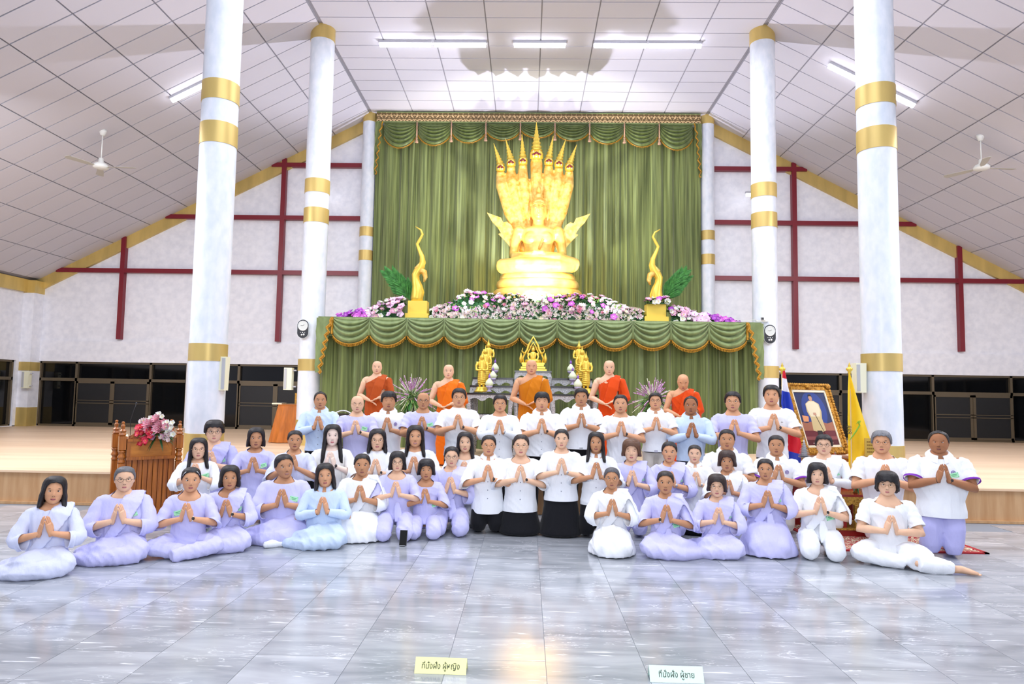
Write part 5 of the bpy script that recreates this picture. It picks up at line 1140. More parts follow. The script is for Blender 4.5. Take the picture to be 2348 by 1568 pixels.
for s in (-1, 1): g.tube([(s * .11, 0, .52), (s * .15, 0, .42), (s * .13, -.08, .34), (s * .03, -.12, .32)], [.032, .028, .025, .02], 8)
g.xf(Matrix.Scale(K, 4)); g.obj('body', t, smooth=True)
a = MB().use(GOLDS); pts = [(-.27, .2), (-.3, .38), (-.22, .55), (-.17, .62), (-.14, .75), (0, 1.0), (.14, .75), (.17, .62), (.22, .55), (.3, .38), (.27, .2)]
a.tube([(x * K, .05 * K, z * K) for x, z in pts], [(.03 * K, .02 * K)] * 11, 8)
a.tube([(x * K * .55, .05 * K, (.42 + (z - .2) * .52) * K) for x, z in pts], [(.02 * K, .02 * K)] * 11, 8)
for s in (-1, 1): a.tube([(s * .24 * K, .05 * K, .5 * K), (s * .33 * K, .03 * K, .58 * K), (s * .30 * K, .03 * K, .68 * K)], [.03 * K, .02 * K, .004 * K], 6)
a.obj('flame_arch', t, smooth=True)
for s in (-1, 1):
    q = MB().use(GOLDS); q.tube([(s * .36 * K, 0, .24 * K), (s * .36 * K, 0, .36 * K), (s * .35 * K, 0, .45 * K), (s * .35 * K, 0, .54 * K)], [.03 * K, .045 * K, .03 * K, .005 * K], 8); q.obj('guardian', t, smooth=True)
# ---- lotus-bud offerings
LOT = mat('pale_green_bud', 'dbe8c6', .5); VIO = mat('violet_tip', '8a5cc4', .5); CRY = mat('crystal_bowl', 'b9b2d6', .15, .2)
k = 0
for px, y0, y1, Y, lb in ((1135, 820, 862, YT + .8, 'left rear'), (1130, 838, 880, YT + .38, 'left middle'), (1121.6, 854, 898, YT - .04, 'left front'), (1308.6, 822, 864, YT + .8, 'right rear'), (1313, 838, 882, YT + .38, 'right middle'), (1325, 855, 901, YT - .04, 'right front')):
    a = at(px, y0, Y); b = at(px, y1, Y); h = a.z - b.z; t = thing('bud_offering', 'pale green bud-shaped offering with violet tip, %s on the stepped tables' % lb, 'offering', b)
    MB().use(CRY).lathe([(0, 0), (.16, 0), (.14, .04), (.06, .08), (.05, .14), (.15, .22), (.2, .3), (0, .3)], 16).xf(Matrix.Scale(h, 4)).obj('bowl', t, smooth=True)
    MB().use(LOT).lathe([(0, .28), (.17, .3), (.215, .4), (.19, .5), (.12, .6), (.05, .7), (0, .74)], 18).xf(Matrix.Scale(h, 4)).obj('bud', t, smooth=True)
    MB().use(VIO).lathe([(0, .68), (.045, .72), (.06, .78), (.045, .84), (.015, .88), (0, 1.0)], 12).xf(Matrix.Scale(h, 4)).obj('tip', t, smooth=True)
# ---- spiky bouquets
SPIKE = mat('orchid_spike', 'b45fb8', .5, var=.5, vs=40, col2='e9c9ea'); SPW = mat('pale_stem', 'dfe6cc', .5)
def bouquet(px, py, R0, Y, label, seed):
    c = at(px, py, Y); t = thing('spiky_bouquet', label, 'bouquet', (c.x, Y, ZS)); r = random.Random(seed); H_ = c.z - ZS; O = V(0, 0, H_ - .12)
    lf = MB().use(LEAF2)
    for _ in range(520):
        d = V(r.gauss(0, 1), r.gauss(0, .8) - .35, r.gauss(-.25, .8)).normalized(); lf.use(r.choice((LEAF2, FERN, FERN, mat('variegated_leaf', 'c4d4a0', .5, var=.5, vs=30))))
        leafblade(lf, O + d * r.uniform(.05, .16), d + V(0, 0, .1), r.uniform(.10, .20), .022, V(0, 0, 1), .5, 3)
    lf.obj('foliage', t, kind='stuff')
    for k in range(64):
        a = r.uniform(0, PI * 2); el = r.uniform(-.35, 1.4); d = V(math.cos(a) * math.cos(el), math.sin(a) * math.cos(el) * .7 - .25, math.sin(el)).normalized(); L_ = R0 * r.uniform(.8, 1.12)
        s = MB().use(SPW); e = O + d * L_ + V(0, 0, -.06 * (1 - d.z)); mid_ = O + d * L_ * .5 + V(0, 0, .02); s.tube([O + d * .05, mid_, e], [.004, .004, .002], 5)
        s.use(SPIKE if r.random() < .8 else SPW)
        for q in range(11):
            u = .48 + .52 * q / 10; p = mid_.lerp(e, (u - .5) * 2) if u > .5 else mid_; s.ell(p, (.0085, .0085, .013), 5, 4, Matrix.Rotation(r.uniform(0, 3), 3, 'X'))
        s.obj('flower_spike', t, smooth=True)
    MB().use(mat('dark_glazed_vase', '2c2f2c', .2)).lathe([(0, 0), (.11, 0), (.09, .03), (.06, .1), (.08, .3), (.15, H_ - .42), (.17, H_ - .28), (.13, H_ - .2), (0, H_ - .2)], 24).obj('vase', t, smooth=True)
bouquet(944, 900, .40, 11.75, 'round bouquet of purple flower spikes left of the altar tables', 2)
bouquet(1497, 906, .38, 11.75, 'round bouquet of purple flower spikes right of the altar tables', 9)
# ---- lectern
WOOD = mat('varnished_teak', 'b3681c', .35, var=.45, vs=3, vstretch=(14, 14, .8), col2='8a4a12', coat=.2); WOODL = mat('light_teak', 'c9812e', .35, var=.3, vs=3, vstretch=(2, 9, 9), col2='b06a20')
lx0 = at(280, 1000, 8.7).x; lx1 = at(412, 1000, 8.7).x; LW = .66; LH = at(340, 990, 8.8).z
lec = thing('lectern', 'carved wooden lectern with plank front and flowers on top, left of the people', 'lectern', ((lx0 + lx1) / 2, 8.72, 0), math.radians(40))
w2 = LW / 2; MB().use(WOOD).b2((-w2 + .04, .03, 0), (w2 - .04, .5, LH - .08)).b2((-w2 - .02, -.02, 0), (w2 + .02, .52, .1)).obj('cabinet', lec)
npk = 9
for k in range(npk):
    a = -w2 + .06 + (LW - .12) * k / npk; MB().use(WOOD).b2((a + .005, -.0 - (.008 if k % 2 else 0), .1), (a + (LW - .12) / npk - .005, .03, LH - .34)).obj('plank', lec)
MB().use(WOODL).b2((-w2 + .08, -.02, LH - .31), (w2 - .08, .03, LH - .1)).obj('name_panel', lec)
f = MB().use(WOOD)
for q in (((-w2 + .05, -.05, LH - .11), (w2 - .05, .03, LH - .075)), ((-w2 + .05, -.05, LH - .34), (w2 - .05, .03, LH - .30)), ((-w2 + .05, -.04, LH - .31), (-w2 + .09, .03, LH - .1)), ((w2 - .09, -.04, LH - .31), (w2 - .05, .03, LH - .1))): f.b2(*q)
f.obj('panel_moulding', lec)
cr = [(-w2 + .07, LH - .075)] + [(-w2 + .07 + (LW - .14) * i / 16, LH - .045 + .085 * math.sin(PI * i / 16) ** .7 + .008 * math.cos(i * PI)) for i in range(17)] + [(w2 - .07, LH - .075)]
CARV = mat('carved_teak', 'a86020', .45, var=.5, vs=26, col2='6b3610', bump=.9, bs=40)
MB().use(CARV).plate(cr, -.035, .0).obj('carved_crest', lec)
for sx in (-1, 1):
    for y0 in (.0, .47):
        p = MB().use(WOOD); p.b2((sx * w2 - .035, y0 - .035, 0), (sx * w2 + .035, y0 + .035, LH - .38))
        p.lathe([(.03, 0), (.045, .02), (.03, .05), (.048, .08), (.03, .12), (.045, .15), (.03, .17)], 12, (sx * w2, y0, LH - .38)); p.b2((sx * w2 - .04, y0 - .04, LH - .21), (sx * w2 + .04, y0 + .04, LH - .04))
        p.lathe([(.03, 0), (.045, .02), (.03, .045), (.045, .065), (.02, .09), (.026, .13), (.014, .15), (.02, .175), (0, .185)], 12, (sx * w2, y0, LH - .04)); p.obj('corner_post', lec)
pm_ = at(313, 928, 8.95); t = thing('microphone', 'thin gooseneck microphone rising from the lectern', 'microphone', (pm_.x - .06, 8.95, LH - .08)); hz_ = pm_.z - (LH - .08)
MB().use(CLKB).tube([(0, 0, 0), (-.01, 0, hz_ * .5), (.03, 0, hz_ * .85), (.06, -.01, hz_)], .004, 6).obj('gooseneck', t, smooth=True); MB().use(CLKB).ell((.064, -.012, hz_ + .015), (.012, .012, .02), 8, 6).obj('capsule', t, smooth=True)
def arrangement(name, label, loc, spots, seed, leafn=60, leafc=LEAF, R0=.16):
    t = thing(name, label, 'flowers', loc); r = random.Random(seed); lf = MB().use(leafc); O = V(0, 0, 0)
    for _ in range(leafn): d = V(r.gauss(0, 1), r.gauss(0, .6) - .2, r.gauss(.3, .7)).normalized(); leafblade(lf, O + d * R0 * .3, d, R0 * r.uniform(.8, 1.3), .03, V(0, 0, 1), .4, 3)
    lf.obj('foliage', t, kind='stuff')
    for dx, dz, kind, n, rad, sc_ in spots:
        for k in range(n):
            d = V(r.uniform(-1, 1), r.uniform(-1, .2), r.uniform(-1, 1)) * rad; o = link('blossom', BL[kind], t, V(dx, -.06, dz) + d); o.scale = (sc_ * r.uniform(.8, 1.2),) * 3
            o.rotation_euler = V(d.x * 3, -1, d.z * 3 + .3).to_track_quat('Z', 'Y').to_euler()
    return t
p = at(362, 984, 8.7); arrangement('lectern_flowers', 'bouquet of red orchids and pale pink roses lying on the lectern', (p.x, 8.72, LH - .02), [(-.10, .0, 'red', 16, .10, .85), (-.16, -.07, 'red', 10, .06, .8), (-.03, .10, 'rosepink', 9, .07, 1.0), (.10, .14, 'rosepink', 6, .07, 1.1), (.05, .04, 'pink', 8, .08, .7), (-.14, .14, 'blush', 8, .06, .7), (.19, .08, 'white', 14, .08, .55), (.13, .0, 'blush', 9, .07, .6), (0, .2, 'white', 8, .07, .5), (-.22, -.12, 'cream', 3, .03, .5)], 5, 90)
p = on(516, 1020, ZS); t = thing('small_shrine_ornament', 'small white stick with red paper flowers on the stage by the near left column', 'ornament', (p.x, 10.6, ZS)); z0 = at(516, 1003, 10.6).z - ZS
MB().use(FANW).lathe([(0, 0), (.05, 0), (.02, .03), (.014, z0 * .7), (0, z0 * .7)], 10).obj('stem', t, smooth=True); MB().use(SPW).lathe([(0, 0), (.022, .01), (.026, .08), (.02, .14), (0, .155)], 10, (0, 0, z0 * .7)).obj('white_head', t, smooth=True)
for k in range(6): o = link('blossom', BL['red'], t, (-.05 + .025 * k, -.03, z0 * .62 + .03 * (k % 3))); o.scale = (.6,) * 3; o.rotation_euler = (PI / 2, 0, 0)
# ---- portrait with carved gilt frame
FRG = mat('carved_gilt_frame', 'd9a03e', .38, .55, var=.5, vs=38, col2='8a5a16', bump=.8, bs=60); CRM = mat('cream_mount', 'efe7cf', .6)
pf = thing('framed_portrait', 'full-length portrait of a uniformed man in a carved gilt frame leaning back on the stage', 'picture', at(1893, 1042, 10.3)); pf.rotation_euler = (math.radians(-20), 0, math.radians(24)); pf.rotation_mode = 'ZXY' if False else 'XYZ'
W2, H2 = .44, 1.10
fr = MB().use(FRG)
for q in (((-W2, -.04, 0), (W2, .04, .1)), ((-W2, -.04, H2 - .1), (W2, .04, H2)), ((-W2, -.04, 0), (-W2 + .1, .04, H2)), ((W2 - .1, -.04, 0), (W2, .04, H2))): fr.b2(*q)
for e0, e1 in (((-W2, 0), (W2, 0)), ((-W2, H2), (W2, H2)), ((-W2, 0), (-W2, H2)), ((W2, 0), (W2, H2))):
    n = int(math.hypot(e1[0] - e0[0], e1[1] - e0[1]) / .045)
    for k in range(n + 1): u = k / n; x = e0[0] + (e1[0] - e0[0]) * u; z = e0[1] + (e1[1] - e0[1]) * u; fr.ell((x * .97, -.045, z * .97 + H2 * .015), (.026, .018, .026), 7, 5)
for x in (-W2 + .03, W2 - .03, 0):
    for z in (.04, H2 - .04): fr.ell((x, -.05, z), (.055, .025, .045), 10, 6)
fr.obj('gilt_frame', pf)
fi = MB().use(CRM)
for q in (((-W2 + .09, -.035, .09), (W2 - .09, -.01, .135)), ((-W2 + .09, -.035, H2 - .135), (W2 - .09, -.01, H2 - .09)), ((-W2 + .09, -.035, .09), (-W2 + .125, -.01, H2 - .09)), ((W2 - .125, -.035, .09), (W2 - .09, -.01, H2 - .09))): fi.b2(*q)
fi.obj('mount', pf)
cv = MB(); D = lambda n, c, e=.6: mat('print_' + n, c, e)
cv.use(D('navy', '1d2c5c')).b2((-W2 + .12, -.02, .12), (W2 - .12, -.005, H2 - .12)); cvo = cv.obj('print', pf)
pr = MB()
def pz(y, mt, pts): pr.use(mt).plate(pts, -.0205 - y * .0006, -.0195 - y * .0006)
cxp = .0
pz(1, D('glow', '24408e'), [(.24 * math.cos(a) + .02, .68 + .30 * math.sin(a)) for a in [k * PI / 10 for k in range(20)]]); 
pz(2, D('maroon', '6b2430'), [(-.32, .12), (.32, .12), (.32, .44), (-.32, .44)]); pz(3, D('maroon_low', '54121f'), [(-.32, .12), (.32, .12), (.32, .22), (-.32, .22)])
pz(3, D('throne', 'a56a52'), [(-.32, .36), (-.05, .36), (-.05, .48), (-.12, .5), (-.2, .48), (-.32, .5)]); pz(3, D('throne', 'a56a52'), [(.12, .36), (.32, .36), (.32, .5), (.2, .47), (.12, .49)])
pz(4, D('lamp', 'e8a070'), [(-.26, .5), (-.16, .5), (-.14, .58), (-.26, .6)]); pz(4, D('carpet', '8e4a4c'), [(-.32, .22), (.32, .22), (.32, .27), (-.32, .27)])
pz(5, D('robe', 'd3c08e'), [(-.12, .36), (-.10, .55), (-.14, .66), (-.13, .78), (-.05, .83), (.05, .83), (.14, .78), (.15, .66), (.12, .55), (.13, .36), (.02, .33)])
pz(6, D('tunic', 'ece2c2'), [(-.09, .58), (-.12, .68), (-.12, .78), (-.04, .82), (.05, .82), (.12, .77), (.13, .68), (.09, .58)]); pz(6, D('boots', '2a2226'), [(-.05, .26), (.06, .26), (.05, .36), (-.05, .36)])
pz(7, D('face', 'c99a80'), [(.035 * math.cos(a), .875 + .05 * math.sin(a)) for a in [k * PI / 8 for k in range(16)]]); pz(8, D('hairp', '1c1a20'), [(-.037, .885), (-.03, .925), (0, .935), (.03, .925), (.037, .885), (.02, .905), (-.02, .905)])
pz(8, D('sword', '3a2c2a'), [(.0, .6), (.012, .6), (.10, .30), (.09, .30)]); pz(8, D('hands', 'c99a80'), [(-.03, .6), (.03, .6), (.025, .64), (-.03, .64)])
pz(8, D('script', 'e6d8d4'), [(-.2, .165), (.2, .165), (.2, .171), (-.2, .171)]); pz(8, D('script', 'e6d8d4'), [(-.15, .145), (.15, .145), (.15, .150), (-.15, .150)])
pr.obj('picture_figure', cvo)
c0 = at(1893, 1045, 10.5); ez = thing('easel_table', 'low table on the stage carrying the gilt framed portrait', 'table', (c0.x, 10.55, ZS)); hz2 = c0.z - ZS
MB().use(WOOD).b2((-.45, -.3, hz2 - .06), (.45, .3, hz2 - .015)).obj('table_top', ez)
for x in (-.4, .4):
    for y in (-.25, .25): MB().use(WOOD).b2((x - .03, y - .03, 0), (x + .03, y + .03, hz2 - .06)).obj('leg', ez)
# ---- flags
def flag(px, ytop, Y, outline, strips, label, finmat):
    tp = at(px, ytop, Y); t = thing('flag_on_pole', label, 'flag', (tp.x, Y, ZS)); h = tp.z - ZS
    MB().use(mat('cream_pole', 'e3cf9c', .4)).lathe([(.014, 0), (.014, h - .12)], 10).obj('pole', t, smooth=True)
    MB().use(mat('dark_base', '6a3a1c', .4)).lathe([(0, 0), (.13, 0), (.13, .03), (.05, .07), (.02, .12)], 18).obj('base', t, smooth=True)
    MB().use(GOLDS).lathe([(0, -.12), (.028, -.11), (.018, -.09), (.045, -.06), (.04, -.035), (.012, -.02), (.02, -.01), (.0, .05)], 14, (0, 0, h)).obj('finial', t, smooth=True)
    # cloth: between left edge and right edge curves sampled by height
    rows = []; L_, R2 = outline
    for j in range(33):
        q = j / 32; a = at(*[np.interp(q, [k / (len(L_) - 1) for k in range(len(L_))], [p[i] for p in L_]) for i in (0, 1)], Y - .03); b = at(*[np.interp(q, [k / (len(R2) - 1) for k in range(len(R2))], [p[i] for p in R2]) for i in (0, 1)], Y - .03)
        rows.append([(a.lerp(b, i / 24) - Vector(t.location) + V(0, -.035 * math.sin(i / 24 * 9 + q * 3) * min(1, q * 3), 0)) for i in range(25)])
    m = MB(); st = 0
    for (j0, j1, mt) in strips: m.use(mt).grid(rows[j0:j1 + 1])
    m.obj('cloth', t, smooth=True); return t
FR_, FW_, FB_ = mat('flag_red', 'd4142c', .6), mat('flag_white', 'f2f0f6', .6), mat('flag_blue', '2540b8', .6); FY = mat('flag_yellow', 'f8cf1c', .6, var=.1, vs=5)
L0 = [(1795, 850), (1792, 885), (1789, 925), (1798, 960), (1800, 1000), (1800, 1060)]; R0_ = [(1800, 850), (1808, 890), (1820, 930), (1828, 975), (1840, 1020), (1838, 1062)]
# vertical stripes fanned along the hanging cloth
t = flag(1793.5, 838, 9.75, (L0, R0_), [(0, 3, FR_), (3, 8, FW_), (8, 18, FB_), (18, 21, FW_), (21, 29, FR_), (29, 32, FB_)], 'red, white and blue striped flag hanging left of the portrait', GOLDS)
t = flag(1947.5, 838, 9.75, ([(1946, 853), (1943, 900), (1941, 960), (1942, 1020), (1944, 1062), (1948, 1085)], [(1948, 853), (1962, 900), (1976, 940), (1988, 975), (1998, 1006), (1965, 1085)]), [(0, 32, FY)], 'yellow flag with a green and black emblem hanging right of the portrait', GOLDS)
em = MB().use(mat('emblem_green', '7fae2c', .6)); O = Vector(t.location)
pp = [at(x, y, 9.62) - O for x, y in ((1947, 1010), (1955, 1000), (1962, 990), (1967, 982), (1971, 975), (1969, 969), (1974, 966))]; em.tube(pp, [.004, .009, .011, .010, .012, .012, .004], 6)
em.tube([at(x, y, 9.62) - O for x, y in ((1964, 972), (1968, 966), (1973, 964))], [.003, .008, .003], 6)
em.use(CLKB)
for dx, dy in ((0, 0), (5, 1), (0, 7), (5, 8), (1, 14), (6, 14)): em.torus(at(1944 + dx, 978 + dy, 9.62) - O, .014, .0035, 10, 4, Matrix.Rotation(PI / 2, 3, 'X'))
em.obj('emblem', t)
# ---- red and gold tiered altar table with ornaments on a patterned rug (right)
RUG = bpy.data.materials.new('patterned_rug'); RUG.use_nodes = True; nt = RUG.node_tree; N = nt.nodes; L = nt.links; b = N['Principled BSDF']; b.inputs['Roughness'].default_value = .9
tc = N.new('ShaderNodeTexCoord'); w_ = N.new('ShaderNodeTexNoise'); w_.inputs['Scale'].default_value = 7; w_.inputs['Distortion'].default_value = 3; L.new(tc.outputs['Object'], w_.inputs[0]); r = N.new('ShaderNodeValToRGB'); L.new(w_.outputs[0], r.inputs[0]); r.color_ramp.interpolation = 'CONSTANT'; e = r.color_ramp.elements
e[0].position = 0; e[0].color = lin('9c1826'); e[1].position = .47; e[1].color = lin('e4dcbc')
for p_, c_ in ((.53, '5a6b58'), (.57, 'a81f2a'), (.66, 'ddd0a8')): k = e.new(p_); k.color = lin(c_)
L.new(r.outputs[0], b.inputs[0])
a = on(1888, 1207, 0); b2 = on(2238, 1250, 0)
rg = thing('rug', 'red and cream patterned rug under the red and gold table at right', 'rug', (4.16, 8.18, 0))
rx = (4.05 - 5.4) / 2; MB().use(RUG).b2((-.78, -.55, 0), (.78, .9, .012)).obj('pile', rg); MB().use(mat('red_binding', 'a3141e', .8)).b2((-.83, -.6, 0), (.83, -.55, .014)).b2((-.83, .9, 0), (.83, .95, .014)).b2((-.83, -.6, 0), (-.78, .95, .014)).b2((.78, -.6, 0), (.83, .95, .014)).obj('border', rg)
RL = mat('red_lacquer', '8a1414', .25, coat=.4); GC = mat('carved_gold_trim', 'd2a848', .4, .45, var=.5, vs=50, col2='8a5f1c', bump=.7, bs=60)
p = at(1962, 1128, 8.62); zt_ = p.z
t = thing('red_gold_table', 'red lacquered table with carved gold edges below the portrait', 'table', (p.x - .0, 8.62, .014)); wt = .34
MB().use(RL).b2((-wt, -.25, zt_ - .05), (wt, .3, zt_ - .014)).obj('table_top', t); MB().use(GC).b2((-wt - .01, -.27, zt_ - .075), (wt + .01, -.25, zt_ - .04)).plate([(-wt, zt_ - .075)] + [(-wt + 2 * wt * k / 20, zt_ - .12 - .03 * abs(math.sin(k * PI / 5))) for k in range(21)] + [(wt, zt_ - .075)], -.265, -.24).obj('gold_apron', t)
for x in (-wt + .06, 0, wt - .06): MB().use(RL).b2((x - .06, -.23, .08), (x + .06, -.19, zt_ - .07)).obj('front_panel', t)
for x in (-wt + .03, -.11, .11, wt - .03): MB().use(GC).b2((x - .018, -.25, .0), (x + .018, -.2, zt_ - .07)).obj('leg', t)
MB().use(RL).b2((-wt - .02, -.3, 0), (wt + .02, .3, .07)).obj('plinth', t)
MB().use(GC).b2((-wt - .025, -.31, .07), (wt + .025, .3, .085)).obj('plinth_edge', t)
t2 = thing('red_gold_table', 'taller red and gold side table rising behind the man in the long-sleeved white shirt', 'table', (p.x - .28, 9.15, .0)); hh_ = at(1940, 1092, 9.15).z
MB().use(RL).b2((-.35, -.18, hh_ - .05), (.5, .2, hh_)).obj('table_top', t2); MB().use(GC).b2((-.36, -.2, hh_ - .1), (.51, -.18, hh_ - .03)).obj('gold_apron', t2)
for x in (-.3, .45): MB().use(RL).b2((x - .04, -.16, 0), (x + .04, .16, hh_ - .05)).obj('leg', t2)
p = at(1962, 1126, 8.55); t = arrangement('white_flower_vase', 'small vase of white and yellow-green flowers on the red and gold table', (p.x, 8.55, zt_ + .12), [(-.02, .02, 'white', 9, .06, .45), (.0, -.04, 'cream', 6, .05, .45), (-.03, .08, 'white', 4, .03, .4)], 4, 40, LEAF, .09)
MB().use(GC).lathe([(0, -.12), (.035, -.12), (.02, -.1), (.04, -.05), (.03, 0), (0, 0)], 12).obj('vase', t, smooth=True)
def pagoda(px, yb, yt, Y, mt, label, tiers=7, rr=.09, zf=None):
    b = at(px, yb, Y); a = at(px, yt, Y); h = a.z - b.z; t = thing('tiered_ornament', label, 'ornament', b)
    pr = [(0, 0), (rr, 0), (rr, .03 * h)]
    for k in range(tiers): z = h * (.06 + .62 * k / tiers); r_ = rr * (1 - .75 * k / tiers); pr += [(r_ * .6, z), (r_, z + .01), (r_, z + .025 * h), (r_ * .55, z + .04 * h)]
    pr += [(.012, h * .72), (.016, h * .76), (.006, h * .8), (0, h)]; m = MB().use(mt).lathe(pr, 16); m.obj('tiers', t, smooth=False)
    if zf is not None: MB().use(GC).lathe([(0, zf - b.z), (rr, zf - b.z), (rr * .5, zf - b.z + .03), (rr * .4, -.02), (rr * .8, 0), (0, 0)], 16).obj('stand', t, smooth=True)
    return t
SILT = mat('silver_ornament', 'bfc2c8', .3, .7)
pagoda(1844, 1048, 1000, 9.22, SILT, 'silver tiered spire ornament left of the man in the long-sleeved shirt', 8, .075, hh_)
pagoda(1915, 1062, 1030, 9.2, mat('multicoloured_ornament', '2f6a4a', .4, var=1, vs=60, col2='c8322e'), 'green and red tiered ornament right of the man in the long-sleeved shirt', 5, .10, hh_)
pagoda(1945, 1092, 1060, 9.1, SILT, 'small dark silver spire beside the yellow flag', 8, .05, hh_)
t = thing('plaque', 'gold plaque with embossed lettering leaning by the near right column', 'sign', at(1998, 1045, 9.55)); GP = mat('gold_plaque', 'cfae52', .45, .4)
MB().use(GP).b2((-.09, -.01, 0), (.09, .01, .24)).obj('plate', t); m = MB().use(mat('plaque_letters', '8a6a1c', .5))
for j in range(4):
    for k in range(5): m.b2((-.06 + .026 * k, -.014, .045 + .045 * j), (-.042 + .026 * k, -.01, .065 + .045 * j))
m.obj('lettering', t, kind='stuff'); zb_ = t.location.z - ZS; MB().use(GP).b2((-.015, 0, -zb_), (.015, .02, 0)).b2((-.08, -.05, -zb_), (.08, .08, -zb_ + .02)).obj('stand', t)
t = thing('wooden_bench', 'brown wooden bench end on the stage edge left of the stout right-end man', 'bench', at(2086, 1075, 9.6)); MB().use(WOOD).b2((-.12, -.05, -.0), (.14, .2, .045)).obj('seat', t); zb_ = -(t.location.z - ZS)
for x in (-.09, .11): MB().use(WOOD).b2((x - .02, 0, zb_), (x + .02, .1, 0)).obj('leg', t)
# ---- things on the floor
p = on(925, 1250, 0); t = thing('smartphone', 'black smartphone standing upright on the floor before the bob-haired woman', 'phone', (p.x, p.y - .04, 0)); t.rotation_euler = (math.radians(-14), 0, math.radians(-4))
MB().use(mat('phone_rim', '5a5c60', .3, .6)).b2((-.04, -.005, .004), (.04, .005, .165)).obj('case', t); MB().use(GL).b2((-.037, -.0065, .008), (.037, -.005, .161)).obj('screen', t)
MB().use(SILV).b2((-.03, -.03, 0), (.03, .03, .006)).obj('stand', t)
p = on(2060, 1302, 0); t = thing('red_wallet', 'red and black wallet lying between the legs of the shaggy-haired youth', 'wallet', (p.x, p.y + .0, 0)); t.rotation_euler = (math.radians(-25), 0, .05)
MB().use(mat('red_leather', 'a81224', .5)).b2((-.045, -.01, .0), (.055, .01, .085)).obj('cover', t); MB().use(CLKB).b2((-.06, -.011, 0), (-.045, .011, .087)).obj('edge', t)
def sign(cx, ytop, ybot, w_px, tilt_rz, text, mt, label, dx=0):
    p = on(cx, ybot, 0); sc_ = F / p.y; t = thing('paper_sign', label, 'sign', (p.x, p.y, 0), math.radians(tilt_rz)); h = .092; w = w_px / sc_; th = .55
    m = MB().use(mt); a = math.sin(th) * h; z = math.cos(th) * h
    m.add([(-w / 2, 0, .001), (w / 2, 0, .001), (w / 2, a, z), (-w / 2, a, z), (w / 2, 2 * a, .001), (-w / 2, 2 * a, .001)], [(0, 1, 2, 3), (3, 2, 4, 5)]); o = m.obj('card', t); q = o.modifiers.new('t', 'SOLIDIFY'); q.thickness = .0015
    cu = bpy.data.curves.new('lettering', 'FONT'); cu.body = text; cu.size = .043; cu.align_x = 'CENTER'; cu.align_y = 'CENTER'; cu.extrude = .0003
    cu.materials.append(mat('green_black_ink', '26301f', .6)); lo = link('lettering', cu, o, (0, a * .46 - .002, z * .46 + .002)); bpy.context.view_layer.update(); me_ = bpy.data.meshes.new_from_object(lo.evaluated_get(bpy.context.evaluated_depsgraph_get())); bpy.data.objects.remove(lo); lo = link('lettering', me_, o, (0, a * .46 - .002, z * .46 + .002), kind='stuff'); lo.rotation_euler = (PI / 2 - th, 0, 0); lo.scale = (.9, 1.1, 1); return t
sign(1009, 1511, 1546, 116, -1, 'ที่นั่งฝั่ง ผู้หญิง', mat('yellow_card', 'eef0a8', .6), 'folded yellow card lettered in Thai on the floor, nearest to the left')
sign(1553, 1527, 1566, 119, -1, 'ที่นั่งฝั่ง ผู้ชาย', mat('mint_card', 'd2f0e4', .6), 'folded pale mint card lettered in Thai on the floor, at the bottom right')
Wt, La = 'white', 'lav'
KN = 'white-clad'
def P(*a, **k): return person(*a, **k)
# front row, left side
P(127, 1094, 1156, 1334, 'side', 'shoulder', sk='mid', top='wlav', sl='wide', bot='wlav', ex='shawl foot loose skirt', based=True, side=-1, hipx=-.03, roll=4, smile=.3, bun=False, label='woman with shoulder-length black hair sitting at the far left end of the front row')
P(287, 1068, 1127, 1300, 'side', 'crop', '66686e', 'light', top=La, sl='wide', bot=La, fem=True, fat=1.22, ex='glasses badge shawl loose skirt', based=True, side=-1, smile=0, wid=1.04, label='stout person with cropped grey hair, glasses and lavender wrap before the lectern')
P(439, 1072, 1131, 1290, 'cross', 'tied', sk='mid', top=La, sl='elbow', bot=La, ex='badgel clips wwatch', based=True, neck='low', smile=.3, fat=1.05, label='cross-legged woman with silver hair clips and a mint badge, hands pressed together')
P(528, 1069, 1128, 1272, 'side', 'bob', sk='tan', top=La, sl='wide', bot=La, ex='badge shawl skirt wwatch', based=True, side=-1, smile=.3, neck='v', label='woman with a black chin-length bob and smartwatch beside the woman with hair clips')
P(652, 1041, 1097, 1252, 'side', 'tied', sk='tan', top=La, sl='wide', bot=La, ex='badge skirt loose', based=True, side=-1, fat=1.28, yaw=14, roll=-7, smile=.95, bun=True, hipx=.02, wid=1.03, label='broadly smiling stout woman in lavender with her head tilted, hair tied back')
P(747, 1064, 1117, 1263, 'side', 'shoulder', sk='mid', top='blue', sl='long', bot='blue', ex='collar skirt sock loose', based=True, side=-1, fat=1.1, roll=-3, smile=.1, label='woman with shoulder-length hair in a pale blue long-sleeved blouse, white sock showing')
P(831, 1041, 1101, 1248, 'seiza', 'tied', sk='tan', top=Wt, sl='wide', bot=Wt, ex='shawl flap skirt loose', based=True, fat=1.2, smile=0, bun=True, label='stern stout woman in a loose white blouse and wide white shawl, hair tied back')
P(912, 1035, 1080, 1247, 'seiza', 'fullbob', sk='light', top=La, sl='elbow', bot=La, ex='glasses tail', based=True, neck='low', label='woman with a rounded black bob and glasses kneeling behind the standing phone')
P(978, 1055, 1102, 1243, 'seiza', 'wavy', sk='tan', top=La, sl='elbow', bot=La, ex='badgelow', based=True, neck='low', label='woman with short wavy dark hair and red wrist cord, kneeling right of the phone')
P(1036, 1022, 1069, 1234, 'seiza', 'tied', sk='light', top=La, sl='wide', bot=La, ex='glasses badge shawl tail', based=True, bun=True, label='woman in round dark glasses with a green square badge, beside the black-skirted trio')
